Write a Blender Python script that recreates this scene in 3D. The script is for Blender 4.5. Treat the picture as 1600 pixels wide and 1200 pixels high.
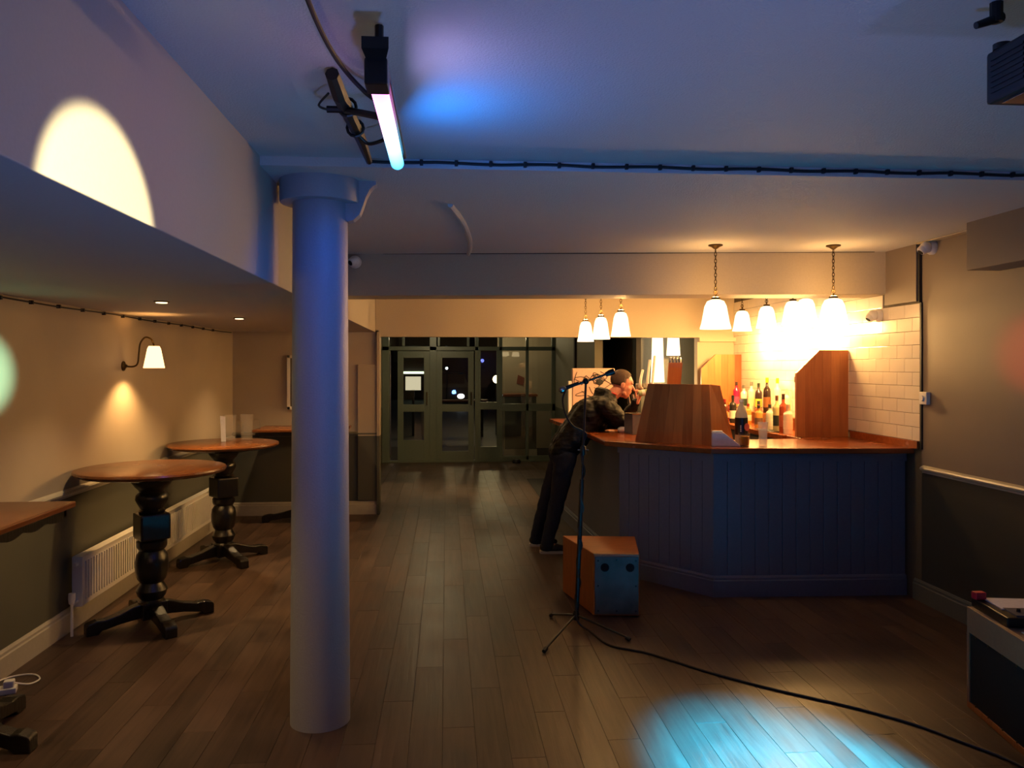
import bpy, bmesh, math, random
from mathutils import Vector, Matrix, Euler
random.seed(7)
PI = math.pi
# ------------------------------------------------------------------ scene, camera, world
for o in list(bpy.data.objects): bpy.data.objects.remove(o)
S = bpy.context.scene
C = S.collection
F, U0, V0, EYE = 1250.0, 800.0, 572.0, 1.70
PSI = math.atan(102 / F); CS, SN = math.cos(PSI), math.sin(PSI)
cam = bpy.data.cameras.new('camera'); cam.sensor_width = 36; cam.lens = F / 1600 * 36; cam.shift_y = -28 / 1600
cam.clip_start = .05; cam.clip_end = 200
co = bpy.data.objects.new('camera', cam); C.objects.link(co)
co.location = (0, 0, EYE); co.rotation_euler = (PI / 2, 0, -PSI); S.camera = co
S.view_settings.view_transform = 'Standard'; S.view_settings.look = 'None'
S.view_settings.exposure = -.12; S.view_settings.gamma = 1; S.view_settings.use_curve_mapping = False
w = bpy.data.worlds.new('night'); S.world = w; w.use_nodes = True
w.node_tree.nodes['Background'].inputs[0].default_value = (.012, .016, .03, 1)
w.node_tree.nodes['Background'].inputs[1].default_value = .35

def light(name, kind, loc, energy, col, target=None, size=.1, size_y=None, spot=None, blend=.3):
    l = bpy.data.lights.new(name, kind); l.energy = energy; l.color = col
    if kind == 'AREA':
        l.size = size
        if size_y: l.shape = 'RECTANGLE'; l.size_y = size_y
    else: l.shadow_soft_size = size
    if spot: l.spot_size = math.radians(spot); l.spot_blend = blend
    o = bpy.data.objects.new(name, l); C.objects.link(o); o.location = loc
    if target: o.rotation_euler = (Vector(target) - Vector(loc)).to_track_quat('-Z', 'Y').to_euler()
    return o

# unseen stage lights (blue-violet wash, coloured beams), with added uplight and warm fills
light('bounce_fill', 'SPOT', (.25, .7, .8), 66, (.14, .31, 1), (.1, 2.4, 2.6), .07, spot=105, blend=.9)  # added fill in place of blue light bouncing off the floor
light('bounce_fill', 'SPOT', (2.2, .3, .8), 34, (.20, .32, 1), (1.9, 2.5, 2.6), .07, spot=105, blend=.9)  # second added fill, for the right side of the ceiling
light('stage_wash', 'POINT', (1.3, -.9, 1.9), 3.5, (.16, .20, 1), None, .06)
light('warm_floor_fill', 'SPOT', (-1.2, .6, 2.0), 30, (1, .50, .24), (-1.1, 3.6, 0), .08, spot=85, blend=.9)  # added fill that warms the near floor
light('oval_beam', 'SPOT', (1.7, .5, 2.2), 1600, (1, .84, .46), (-.82, 1.98, 2.02), .012, spot=12, blend=.30)
light('cyan_beam', 'SPOT', (1.9, 1.0, 2.3), 26000, (.0, .44, 1), (1.46, 3.08, 0), .02, spot=23, blend=.8)
light('green_beam', 'SPOT', (1.2, .2, 1.9), 6000, (.45, 1, .72), (-2.42, 4.34, 1.66), .02, spot=5.6, blend=.8)
light('red_beam', 'SPOT', (-.5, .5, 1.9), 1500, (1, .03, .05), (3.42, 4.40, 1.78), .02, spot=6, blend=.9)
# ceiling downlights over the hall beyond the bar (behind the dropped header)
for x, y, e in ((-.5, 10.9, 110), (.68, 10.7, 100), (-.08, 7.3, 34)):
    light('downlight_beam', 'SPOT', (x, y, 2.42 if y > 9 else 2.56), e, (1, .76, .38), (x, y, 0), .04, spot=58, blend=.9)
light('hall_fill', 'POINT', (-.2, 12.4, 2.3), 24, (1, .78, .42), None, .06)  # added fill to brighten the glazed partition

# ------------------------------------------------------------------ materials
def rgb(h, k=1):
    v = [int(h[i:i + 2], 16) / 255 for i in (0, 2, 4)]
    return tuple(k * (c / 12.92 if c < .04045 else ((c + .055) / 1.055) ** 2.4) for c in v)
class NT:
    def __init__(s, name):
        s.m = bpy.data.materials.new(name); s.m.use_nodes = True
        s.t = s.m.node_tree; s.t.nodes.clear()
        s.out = s.n('ShaderNodeOutputMaterial')
    def n(s, k, **kw):
        nd = s.t.nodes.new(k)
        for a, b in kw.items(): setattr(nd, a, b)
        return nd
    def l(s, a, b): s.t.links.new(a, b)
def mat(name, col, rough=.5, metal=0, bump=0, scale=40, var=.06, stretch=(1, 1, 1), coat=0, col2=None, spec=.5, dist=.02, detail=4):
    N = NT(name); p = N.n('ShaderNodeBsdfPrincipled')
    tc = N.n('ShaderNodeTexCoord'); mp = N.n('ShaderNodeMapping'); mp.inputs['Scale'].default_value = stretch
    nz = N.n('ShaderNodeTexNoise'); nz.inputs['Scale'].default_value = scale; nz.inputs['Detail'].default_value = detail
    N.l(tc.outputs['Object'], mp.inputs[0]); N.l(mp.outputs[0], nz.inputs[0])
    r = N.n('ShaderNodeMix', data_type='RGBA')
    c2 = col2 or tuple(max(0, c * (1 - var * 2)) for c in col)
    r.inputs[6].default_value = (*col, 1); r.inputs[7].default_value = (*c2, 1)
    rm = N.n('ShaderNodeMapRange'); rm.inputs[1].default_value = .3; rm.inputs[2].default_value = .7
    N.l(nz.outputs[0], rm.inputs[0]); N.l(rm.outputs[0], r.inputs[0]); N.l(r.outputs[2], p.inputs['Base Color'])
    p.inputs['Roughness'].default_value = rough; p.inputs['Metallic'].default_value = metal
    p.inputs['Specular IOR Level'].default_value = spec
    p.inputs['Coat Weight'].default_value = coat
    if bump:
        b = N.n('ShaderNodeBump'); b.inputs['Strength'].default_value = bump; b.inputs['Distance'].default_value = dist
        N.l(nz.outputs[0], b.inputs['Height']); N.l(b.outputs[0], p.inputs['Normal'])
    N.l(p.outputs[0], N.out.inputs[0]); return N.m
def emit(name, col, st):
    N = NT(name); e = N.n('ShaderNodeEmission'); e.inputs[0].default_value = (*col, 1); e.inputs[1].default_value = st
    N.l(e.outputs[0], N.out.inputs[0]); return N.m
def glass(name, col=(1, 1, 1), rough=.02, refl=1.0):
    N = NT(name); a = N.n('ShaderNodeBsdfTransparent'); a.inputs[0].default_value = (*col, 1)
    g = N.n('ShaderNodeBsdfGlossy'); g.inputs[1].default_value = rough
    lw = N.n('ShaderNodeLayerWeight'); lw.inputs[0].default_value = .5
    fr = N.n('ShaderNodeMath', operation='POWER'); fr.inputs[1].default_value = 4; N.l(lw.outputs['Facing'], fr.inputs[0])
    fa = N.n('ShaderNodeMath', operation='ADD'); fa.inputs[1].default_value = .045; N.l(fr.outputs[0], fa.inputs[0]); fr = fa
    m = N.n('ShaderNodeMath', operation='MULTIPLY'); m.inputs[1].default_value = refl; m.use_clamp = True
    mx = N.n('ShaderNodeMixShader')
    N.l(fr.outputs[0], m.inputs[0]); N.l(m.outputs[0], mx.inputs[0]); N.l(a.outputs[0], mx.inputs[1]); N.l(g.outputs[0], mx.inputs[2])
    N.l(mx.outputs[0], N.out.inputs[0]); return N.m
def two_tone(name, up, low, h, rough=.6, bump=.12, scale=160):
    """wall paint: one colour above the dado height h, a darker one below"""
    N = NT(name); p = N.n('ShaderNodeBsdfPrincipled'); g = N.n('ShaderNodeNewGeometry'); sp = N.n('ShaderNodeSeparateXYZ')
    N.l(g.outputs['Position'], sp.inputs[0])
    gt = N.n('ShaderNodeMath', operation='GREATER_THAN'); gt.inputs[1].default_value = h; N.l(sp.outputs[2], gt.inputs[0])
    r = N.n('ShaderNodeMix', data_type='RGBA'); r.inputs[6].default_value = (*low, 1); r.inputs[7].default_value = (*up, 1)
    N.l(gt.outputs[0], r.inputs[0])
    nz = N.n('ShaderNodeTexNoise'); nz.inputs['Scale'].default_value = 2.2; nz.inputs['Detail'].default_value = 5
    N.l(g.outputs['Position'], nz.inputs[0])
    mr = N.n('ShaderNodeMapRange'); mr.inputs[3].default_value = .86; mr.inputs[4].default_value = 1.1; N.l(nz.outputs[0], mr.inputs[0])
    mu = N.n('ShaderNodeMix', data_type='RGBA', blend_type='MULTIPLY'); mu.inputs[0].default_value = 1
    N.l(r.outputs[2], mu.inputs[6]); N.l(mr.outputs[0], mu.inputs[7]); N.l(mu.outputs[2], p.inputs['Base Color'])
    n2 = N.n('ShaderNodeTexNoise'); n2.inputs['Scale'].default_value = scale; N.l(g.outputs['Position'], n2.inputs[0])
    b = N.n('ShaderNodeBump'); b.inputs['Strength'].default_value = bump; b.inputs['Distance'].default_value = .004
    N.l(n2.outputs[0], b.inputs['Height']); N.l(b.outputs[0], p.inputs['Normal'])
    p.inputs['Roughness'].default_value = rough; N.l(p.outputs[0], N.out.inputs[0]); return N.m
def woodmat(name, dark, light_, rough=.35, axis=1, sc=1.0, bump=.06, vary=.5, patch=None, spec=.5):
    """grain along one axis; every plank (own object, or own island of a joined mesh) gets its own tone"""
    N = NT(name); p = N.n('ShaderNodeBsdfPrincipled')
    oi = N.n('ShaderNodeObjectInfo'); g = N.n('ShaderNodeNewGeometry')
    ad = N.n('ShaderNodeMath', operation='ADD'); N.l(oi.outputs['Random'], ad.inputs[0]); N.l(g.outputs['Random Per Island'], ad.inputs[1])
    fr = N.n('ShaderNodeMath', operation='FRACT'); N.l(ad.outputs[0], fr.inputs[0])
    off = N.n('ShaderNodeVectorMath', operation='SCALE'); off.inputs[0].default_value = (13, 7, 5); N.l(fr.outputs[0], off.inputs[3])
    av = N.n('ShaderNodeVectorMath', operation='ADD'); N.l(g.outputs['Position'], av.inputs[0]); N.l(off.outputs[0], av.inputs[1])
    mp = N.n('ShaderNodeMapping'); s = [34 * sc] * 3; s[axis] = 2.0 * sc; mp.inputs['Scale'].default_value = s
    N.l(av.outputs[0], mp.inputs[0])
    nz = N.n('ShaderNodeTexNoise'); nz.inputs['Scale'].default_value = 1; nz.inputs['Detail'].default_value = 8; nz.inputs['Distortion'].default_value = .6
    N.l(mp.outputs[0], nz.inputs[0])
    n2 = N.n('ShaderNodeTexNoise'); n2.inputs['Scale'].default_value = 3.2; n2.inputs['Detail'].default_value = 3; N.l(av.outputs[0], n2.inputs[0])
    m1 = N.n('ShaderNodeMath', operation='MULTIPLY'); m1.inputs[1].default_value = .5; N.l(nz.outputs[0], m1.inputs[0])
    m2 = N.n('ShaderNodeMath', operation='MULTIPLY_ADD'); m2.inputs[1].default_value = .45; N.l(n2.outputs[0], m2.inputs[0]); N.l(m1.outputs[0], m2.inputs[2])
    m3 = N.n('ShaderNodeMath', operation='MULTIPLY_ADD'); m3.inputs[1].default_value = vary; N.l(fr.outputs[0], m3.inputs[0]); N.l(m2.outputs[0], m3.inputs[2])
    mr = N.n('ShaderNodeMapRange'); mr.inputs[1].default_value = .3; mr.inputs[2].default_value = .65 + vary; N.l(m3.outputs[0], mr.inputs[0])
    r = N.n('ShaderNodeMix', data_type='RGBA'); r.inputs[6].default_value = (*dark, 1); r.inputs[7].default_value = (*light_, 1)
    N.l(mr.outputs[0], r.inputs[0]); N.l(r.outputs[2], p.inputs['Base Color'])
    rr = N.n('ShaderNodeMapRange'); rr.inputs[3].default_value = rough - .07; rr.inputs[4].default_value = rough + .12; N.l(n2.outputs[0], rr.inputs[0])
    N.l(rr.outputs[0], p.inputs['Roughness']); p.inputs['Specular IOR Level'].default_value = spec
    b = N.n('ShaderNodeBump'); b.inputs['Strength'].default_value = bump; b.inputs['Distance'].default_value = .004
    N.l(nz.outputs[0], b.inputs['Height']); N.l(b.outputs[0], p.inputs['Normal'])
    N.l(p.outputs[0], N.out.inputs[0]); return N.m

M = {}
M['ceil'] = mat('ceiling_paint', rgb('c6c4c0'), .75, bump=.55, scale=120, var=.02, dist=.006)
M['soffit'] = mat('soffit_paint', rgb('b9b2a8'), .7, bump=.15, scale=90, var=.02, dist=.004)
M['wall'] = two_tone('wall_paint', rgb('a89a86'), rgb('4b4b40'), .90)
M['wall_r'] = two_tone('wall_paint_right', rgb('7d7064'), rgb('34342f'), .965)
M['hall'] = two_tone('hall_paint', rgb('7b7868'), rgb('40443a'), .98)
M['beige'] = mat('beige_paint', rgb('b5a78f'), .65, bump=.1, scale=80, var=.03, dist=.003)
M['olive'] = mat('olive_paint', rgb('63635a'), .38, bump=.08, scale=60, var=.06, dist=.003)
M['bar'] = mat('bar_paint', rgb('64677a'), .38, bump=.06, scale=50, var=.05, dist=.003)
M['skirt'] = mat('skirting_paint', rgb('a7a193'), .4, bump=.05, scale=30, var=.04)
M['frame'] = mat('frame_paint', rgb('5c6758'), .35, bump=.05, scale=40, var=.06)
M['column'] = mat('column_paint', rgb('a0a2aa'), .5, bump=.35, scale=110, var=.03, dist=.004)
M['white'] = mat('white_enamel', rgb('dcd8cf'), .3, var=.02)
M['plastic_w'] = mat('white_plastic', rgb('e2ded8'), .35, var=.02)
M['rubber'] = mat('black_rubber', rgb('101012'), .55, var=.1)
M['blackm'] = mat('black_metal', rgb('0c0c0e'), .42, var=.1)
M['steel'] = mat('brushed_steel', rgb('b9b6ae'), .25, metal=1, var=.1, stretch=(1, 1, 40))
M['brass'] = mat('aged_brass', rgb('4a3818'), .45, metal=.8, var=.15)
M['dark'] = mat('charcoal', rgb('232120'), .7, var=.1)
M['floor'] = woodmat('floor_planks', rgb('211813'), rgb('5f493b'), .37, 1, 1, .3, .2, spec=.36)
M['floor_gap'] = mat('floor_gap', rgb('1a110c'), .8)
M['tabletop'] = woodmat('table_top', rgb('4a2712'), rgb('8a5128'), .22, 1, 1, .04, .2)
M['oak'] = mat('blackened_oak', rgb('100d0b'), .32, bump=.15, scale=14, var=.2, stretch=(6, 6, 1), coat=.1)
M['counter'] = woodmat('counter_wood', rgb('713214'), rgb('b5632c'), .22, 0, 1, .03, .3)
M['stave'] = woodmat('stave_wood', rgb('7a3417'), rgb('cf8446'), .33, 2, 1, .05, .6)
M['cab'] = mat('orange_birch', rgb('b0642a'), .4, bump=.05, scale=8, var=.12, stretch=(1, 8, 1), col2=rgb('96501f'))
M['plate'] = mat('worn_grey_plate', rgb('5d534c'), .5, bump=.05, scale=7, var=.2, col2=rgb('3f3834'))
M['hole'] = mat('dark_hole', rgb('050505'), .9)
M['tile'] = mat('white_tile', rgb('dfd6c6'), .16, var=.03, scale=6)
M['grout'] = mat('grout', rgb('5e5342'), .8, var=.05)
M['denim'] = mat('navy_denim', rgb('161d30'), .85, bump=.4, scale=60, var=.2, dist=.004)
M['jacket'] = mat('black_jacket', rgb('0b0a0a'), .55, spec=.3, bump=.6, scale=9, var=.2, dist=.02, stretch=(1, 1, 3))
M['skin'] = mat('skin', rgb('c98a72'), .5, bump=.1, scale=60, var=.06, col2=rgb('bd7561'))
M['hair'] = mat('short_hair', rgb('4a2f1d'), .7, bump=.5, scale=220, var=.2)
M['red_cloth'] = mat('red_cloth', rgb('b4362f'), .8)
M['shoe'] = mat('shoe_leather', rgb('15161b'), .5); M['sole'] = mat('shoe_sole', rgb('b8b0a4'), .6)
M['clear'] = glass('clear_glass', (.96, .97, .96), .02, 1.2)
def frosty(name, k):
    N = NT(name); a = N.n('ShaderNodeBsdfTransparent'); p = N.n('ShaderNodeBsdfPrincipled'); mx = N.n('ShaderNodeMixShader')
    p.inputs['Base Color'].default_value = (.75, .70, .62, 1); p.inputs['Roughness'].default_value = .08; mx.inputs[0].default_value = k
    N.l(a.outputs[0], mx.inputs[1]); N.l(p.outputs[0], mx.inputs[2]); N.l(mx.outputs[0], N.out.inputs[0]); return N.m
M['tumbler'] = frosty('moulded_glass', .30); M['pitcher'] = frosty('pitcher_glass', .09)
M['pane'] = glass('window_pane', (.92, .95, .92), .015, 1.3)
M['paper'] = mat('paper', rgb('d9d6dc'), .7)
M['red'] = mat('red_plastic', rgb('c01830'), .4)
M['asphalt'] = mat('asphalt', rgb('26262a'), .6, bump=.3)
M['brick_far'] = mat('dark_render', rgb('3a2f2a'), .8)
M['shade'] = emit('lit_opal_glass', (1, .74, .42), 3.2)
M['shade_dim'] = emit('lit_wall_shade', (1, .60, .27), 3.2)

# ------------------------------------------------------------------ mesh helpers
class MB:
    def __init__(s): s.b = bmesh.new(); s.mi = 0
    def box(s, x0, x1, y0, y1, z0, z1, rot=None, bev=0):
        c = Vector(((x0 + x1) / 2, (y0 + y1) / 2, (z0 + z1) / 2))
        m = Matrix.Translation(c) @ (rot.to_matrix().to_4x4() if rot else Matrix()) @ Matrix.Diagonal((abs(x1 - x0), abs(y1 - y0), abs(z1 - z0), 1))
        r = bmesh.ops.create_cube(s.b, size=1, matrix=m)
        if bev:
            es = list({e for v in r['verts'] for e in v.link_edges})
            bmesh.ops.bevel(s.b, geom=es, offset=bev, segments=2, affect='EDGES', profile=.6)
        return s
    def poly(s, pts, vec):
        """closed prism: polygon pts (3D) extruded by vec"""
        vec = Vector(vec)
        a = [s.b.verts.new(p) for p in pts]; b = [s.b.verts.new(Vector(p) + vec) for p in pts]
        n = len(pts); s.b.faces.new(a); s.b.faces.new(b[::-1])
        for i in range(n): s.b.faces.new((a[i], b[i], b[(i + 1) % n], a[(i + 1) % n]))
        return s
    def prism(s, pts, z0, z1): return s.poly([(x, y, z0) for x, y in pts], (0, 0, z1 - z0))
    def lathe(s, prof, seg=24, c=(0, 0, 0), rot=None):
        m = Matrix.Translation(Vector(c)) @ (rot.to_matrix().to_4x4() if rot else Matrix())
        rings = []
        for r, z in prof:
            if r < 1e-6: rings.append([s.b.verts.new(m @ Vector((0, 0, z)))])
            else: rings.append([s.b.verts.new(m @ Vector((r * math.cos(2 * PI * i / seg), r * math.sin(2 * PI * i / seg), z))) for i in range(seg)])
        for a, b in zip(rings, rings[1:]):
            for i in range(seg):
                j = (i + 1) % seg
                q = [a[i % len(a)], a[j % len(a)], b[j % len(b)], b[i % len(b)]]
                q = list(dict.fromkeys(q))
                if len(q) > 2:
                    try: s.b.faces.new(q)
                    except ValueError: pass
        return s
    def tube(s, pts, r, seg=8, cap=True):
        pts = [Vector(p) for p in pts]; n = len(pts); rs = r if isinstance(r, (list, tuple)) else [r] * n
        d = (pts[1] - pts[0]).normalized(); up = Vector((0, 0, 1)) if abs(d.z) < .9 else Vector((1, 0, 0))
        u = d.cross(up).normalized(); rings = []
        for i in range(n):
            d = (pts[min(i + 1, n - 1)] - pts[max(i - 1, 0)]).normalized()
            u = (u - d * u.dot(d)).normalized(); v = d.cross(u)
            rings.append([s.b.verts.new(pts[i] + (u * math.cos(2 * PI * k / seg) + v * math.sin(2 * PI * k / seg)) * rs[i]) for k in range(seg)])
        for a, b in zip(rings, rings[1:]):
            for k in range(seg): s.b.faces.new((a[k], a[(k + 1) % seg], b[(k + 1) % seg], b[k]))
        if cap: s.b.faces.new(rings[0][::-1]); s.b.faces.new(rings[-1])
        return s
    def ball(s, c, r, seg=12, rot=None):
        r = (r, r, r) if not isinstance(r, (tuple, list)) else r
        m = Matrix.Translation(Vector(c)) @ (rot.to_matrix().to_4x4() if rot else Matrix()) @ Matrix.Diagonal((*r, 1))
        bmesh.ops.create_uvsphere(s.b, u_segments=seg, v_segments=max(6, seg // 2 + 2), radius=1, matrix=m); return s
    def cap(s, a, b, ra, rb, seg=12):
        """tapered limb with round ends"""
        a = Vector(a); b = Vector(b); s.ball(a, ra, seg); s.ball(b, rb, seg)
        if (b - a).length > 1e-4: s.tube([a, b], [ra, rb], seg)
        return s
    def build(s, name, m, parent=None, smooth=False, bev=0, loc=None):
        bmesh.ops.recalc_face_normals(s.b, faces=s.b.faces)
        me = bpy.data.meshes.new(name); s.b.to_mesh(me); s.b.free()
        me.materials.append(m)
        if smooth:
            for p in me.polygons: p.use_smooth = True
            try: me.set_sharp_from_angle(angle=math.radians(40))
            except Exception: pass
        o = bpy.data.objects.new(name, me); C.objects.link(o)
        if parent: o.parent = parent
        if loc: o.location = loc
        if bev:
            md = o.modifiers.new('bevel', 'BEVEL'); md.width = bev; md.segments = 2; md.limit_method = 'ANGLE'
        return o
def thing(name, label, cat, loc=(0, 0, 0), rz=0, group=None):
    o = bpy.data.objects.new(name, None); C.objects.link(o); o.location = loc; o.rotation_euler = (0, 0, rz); o.empty_display_size = .1
    return tag(o, label, cat, group)
def tag(o, label, cat, group=None, kind=None):
    o['label'] = label; o['category'] = cat
    if group: o['group'] = group
    if kind: o['kind'] = kind
    return o
def struct(o, label=None):
    o['kind'] = 'structure'
    if label: o['label'] = label
    return o
def kids(o): return [c for c in bpy.data.objects if c.parent == o]
def dup(o, loc, label, rz=None, group=None):
    ch = {}
    for c in list(bpy.data.objects):
        if c.parent: ch.setdefault(c.parent.name, []).append(c)
    def cp(x, par):
        n = x.copy(); C.objects.link(n); n.parent = par
        for k in ch.get(x.name, []): cp(k, n)
        return n
    r = cp(o, None); r.location = loc; r['label'] = label
    if rz is not None: r.rotation_euler = (0, 0, rz)
    if group: r['group'] = group
    return r
def copy_of(o, loc, rot=None, scale=None):
    n = o.copy(); C.objects.link(n); n.location = loc
    if rot: n.rotation_euler = rot
    if scale: n.scale = scale
    return n
def bez(p, n=12):
    """smooth curve through the given points"""
    p = [Vector(q) for q in p]; out = []
    for i in range(len(p) - 1):
        a, b, c, d = p[max(i - 1, 0)], p[i], p[i + 1], p[min(i + 2, len(p) - 1)]
        for k in range(n):
            t = k / n; out.append(.5 * ((2 * b) + (c - a) * t + (2 * a - 5 * b + 4 * c - d) * t * t + (-a + 3 * b - 3 * c + d) * t ** 3))
    out.append(p[-1]); return out

# ------------------------------------------------------------------ setting: floor
XL, XR, YB = -2.42, 3.42, -1.6
ZC, ZN, ZS = 2.585, 2.625, 2.09
fl = struct(MB().box(XL - .1, XR + .1, YB, 14.3, -.03, -.004).build('floor', M['floor_gap']), 'brown wood-look plank floor')
PW, PL = .15, 1.22
def plank_bm(L): return MB().box(-PW / 2 + .0007, PW / 2 - .0007, -L / 2 + .0008, L / 2 - .0008, -.008, 0, bev=.0009)
proto = plank_bm(PL).build('plank', M['floor'], fl); used = False; rest = MB(); cells = []
for i in range(40):
    x = XL + PW * (i + .5); offs = (i * .37) % 1 * PL
    for k in range(-3, 13):
        y = YB + 1.2 + offs + k * PL
        if x - PW / 2 > XR or y - PL / 2 < YB or y - PL / 2 > 14.1: continue
        d = x * SN + y * CS; u = U0 + F * (x * CS - y * SN) / max(d, .3)
        vis = (d > 2.2 and -140 < u < 1740 and not (x > 1.55 and y > 6.9) and not (x < -.9 and y > 9.9))
        cells.append((0 if vis and y + PL / 2 < 14.2 else 1, d, x, y))
cells.sort()
for j, (a, d, x, y) in enumerate(cells):
    if a == 0 and j < 298:
        if not used: proto.location = (x, y, 0); used = True
        else: copy_of(proto, (x, y, 0))
    else: rest.box(x - PW / 2 + .0007, x + PW / 2 - .0007, y - PL / 2 + .0008, min(14.2, y + PL / 2 - .0008), -.008, 0)
r_ = rest.build('plank_field', M['floor'], fl); r_['kind'] = 'stuff'

# setting: walls, ceilings, beams
def sbox(name, m, *b, label=None, parent=None, bev=0):
    o = MB().box(*b).build(name, m, parent, bev=bev)
    return struct(o, label) if not parent else o
sbox('wall_left', M['wall'], XL - .12, XL, YB, 9.42, 0, 2.7, label='left wall, beige above and dark olive below the dado')
sbox('wall_right', M['wall_r'], XR, XR + .12, YB, 5.52, 0, 2.7, label='right wall, brown-beige above a dark dado')
sbox('wall_behind', M['wall'], XL - .12, XR + .12, YB - .12, YB, 0, 2.7)
sbox('wall_end', M['wall'], XL, -.78, 9.30, 9.42, 0, ZS + .02, label='end wall of the left alcove')
sbox('ceiling', M['ceil'], XL - .1, XR + .1, 3.62, 9.4, ZC, ZC + .1, label='white textured ceiling around the bar')
sbox('ceiling_near', M['ceil'], XL - .1, XR + .1, YB, 3.62, ZN, ZN + .1, label='slightly higher textured ceiling nearest the camera')
sbox('ceiling_step', M['ceil'], -.82, XR, 3.60, 3.64, ZC, ZN + .01, label='shallow step across the ceiling under the black cable')
sof = struct(MB().box(XL, -.82, YB, 9.30, ZS, ZN + .02).build('soffit', M['soffit'], bev=.004), 'boxed lower ceiling over the tables on the left')
# dropped beam in front of the bar alcove, slightly askew to the room
b1 = struct(MB().prism([(-.82, 6.42), (XR, 5.94), (XR, 6.29), (-.82, 6.77)], 2.257, ZC + .01).build('ceiling_beam', M['beige'], bev=.004), 'deep plaster beam crossing the ceiling in front of the bar')
MB().tube(bez([(-.5, 6.375, 2.588), (1.2, 6.18, 2.584), (2.4, 6.05, 2.588), (3.3, 5.945, 2.586)]), .006, 6).build('seam', M['dark'], b1)
hd = struct(MB().box(-.82, XR, 9.30, 9.42, 2.038, ZC + .01).build('ceiling_header', M['beige'], bev=.003), 'beige header over the opening to the hall')
MB().box(2.97, 3.42, 9.22, 9.30, 1.99, 2.038).build('ledge', M['beige'], hd)
sbox('wall_back', M['beige'], 2.97, XR, 9.30, 9.42, 0, 2.036, label='beige back wall of the bar')
sbox('wall_pier', M['wall_r'], XR - .03, XR + .12, 5.54, 5.96, 2.17, 2.60, label='painted pier above the white tiles')
sbox('wall_bar', M['grout'], XR, XR + .12, 5.52, 9.42, 0, 2.7)
# dado rails and skirtings
def moulding(name, pts, dirn, prof, m, label):
    """prof = (out, up) points, run from pts[0] to pts[1]; dirn = outward normal"""
    a, b = Vector(pts[0]), Vector(pts[1]); n = Vector(dirn)
    o = MB().poly([a + n * p + Vector((0, 0, q)) for p, q in prof], b - a).build(name, m)
    return struct(o, label)
SK = [(0, 0), (.020, 0), (.020, .115), (.014, .122), (.014, .137), (.006, .152), (0, .152)]
DR = [(0, -.03), (.008, -.03), (.012, -.016), (.026, -.008), (.03, .004), (.022, .014), (.010, .02), (0, .024)]
moulding('baseboard_left', [(XL, YB, 0), (XL, 9.3, 0)], (1, 0, 0), SK, M['skirt'], 'pale moulded skirting along the left wall')
moulding('baseboard_end', [(XL, 9.3, 0), (-.78, 9.3, 0)], (0, -1, 0), SK, M['skirt'], 'pale moulded skirting on the end wall')
moulding('baseboard_right', [(XR, YB, 0), (XR, 5.6, 0)], (-1, 0, 0), SK, M['olive'], 'dark skirting along the right wall')
moulding('trim_1', [(XL, YB, .89), (XL, 9.3, .89)], (1, 0, 0), DR, M['skirt'], 'dado rail along the left wall')
moulding('trim_2', [(XL, 9.3, .925), (-.77, 9.3, .925)], (0, -1, 0), DR, M['olive'], 'dado rail on the end wall')
moulding('trim_3', [(XR, YB, .962), (XR, 5.5, .962)], (-1, 0, 0), DR, M['skirt'], 'dado rail along the right wall')
# end wall access panel and boxed pilaster
sbox('trim_4', M['wall'], -1.015, -.795, 9.275, 9.30, .16, 1.72, label='raised access panel at the free end of the alcove wall', bev=.003)
struct(MB().box(-.80, -.765, 9.26, 9.44, 0, ZS).build('trim_5', M['wall'], bev=.003), 'corner bead at the free end of the alcove wall')
# boxed duct upper right
dk = struct(MB().box(3.20, XR, YB, 4.70, 2.29, ZC + .02).build('boxed_duct', M['wall_r'], bev=.006), 'boxed duct high on the right wall')
struct(MB().box(XR - .06, XR, 4.70, 5.50, 2.575, ZC).build('trim_6', M['beige'], bev=.01), 'strip of cornice above the right wall camera')
# edge strip of the tiled wall
struct(MB().box(XR - .012, XR + .004, 5.505, 5.525, 1.10, 2.16).build('trim_7', M['dark']), 'dark edge strip of the tiled wall')
struct(MB().box(XR - .02, XR, 5.515, 5.538, 2.16, 2.58).build('trim_8', M['dark']), 'dark strip between pier and right wall')  # solid dark strip along the pier edge

# ceramic tiles: running bond, individually laid
wb = [o for o in bpy.data.objects if o.name == 'wall_bar'][0]; wb['label'] = 'white metro-tiled wall behind the bar'
def tile_bm(L): return MB().box(-.009, 0, -L / 2 + .0012, L / 2 - .0012, .0012, .0988, bev=.002)
tp = {}
for row in range(13):
    z = 1.155 + row * .1; y = 5.525; L = .2 if row % 2 else .1
    zmax = 2.17
    while y < 9.28:
        L2 = min(L, 9.29 - y)
        if not (row >= 10 and y < 5.95) and L2 > .02:
            k = round(L2, 3)
            if k not in tp:
                tp[k] = tile_bm(L2).build('tile', M['tile'], wb); tp[k].location = (XR, y + L2 / 2, z)
            else: copy_of(tp[k], (XR, y + L2 / 2, z))
        y += L; L = .2
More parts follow.
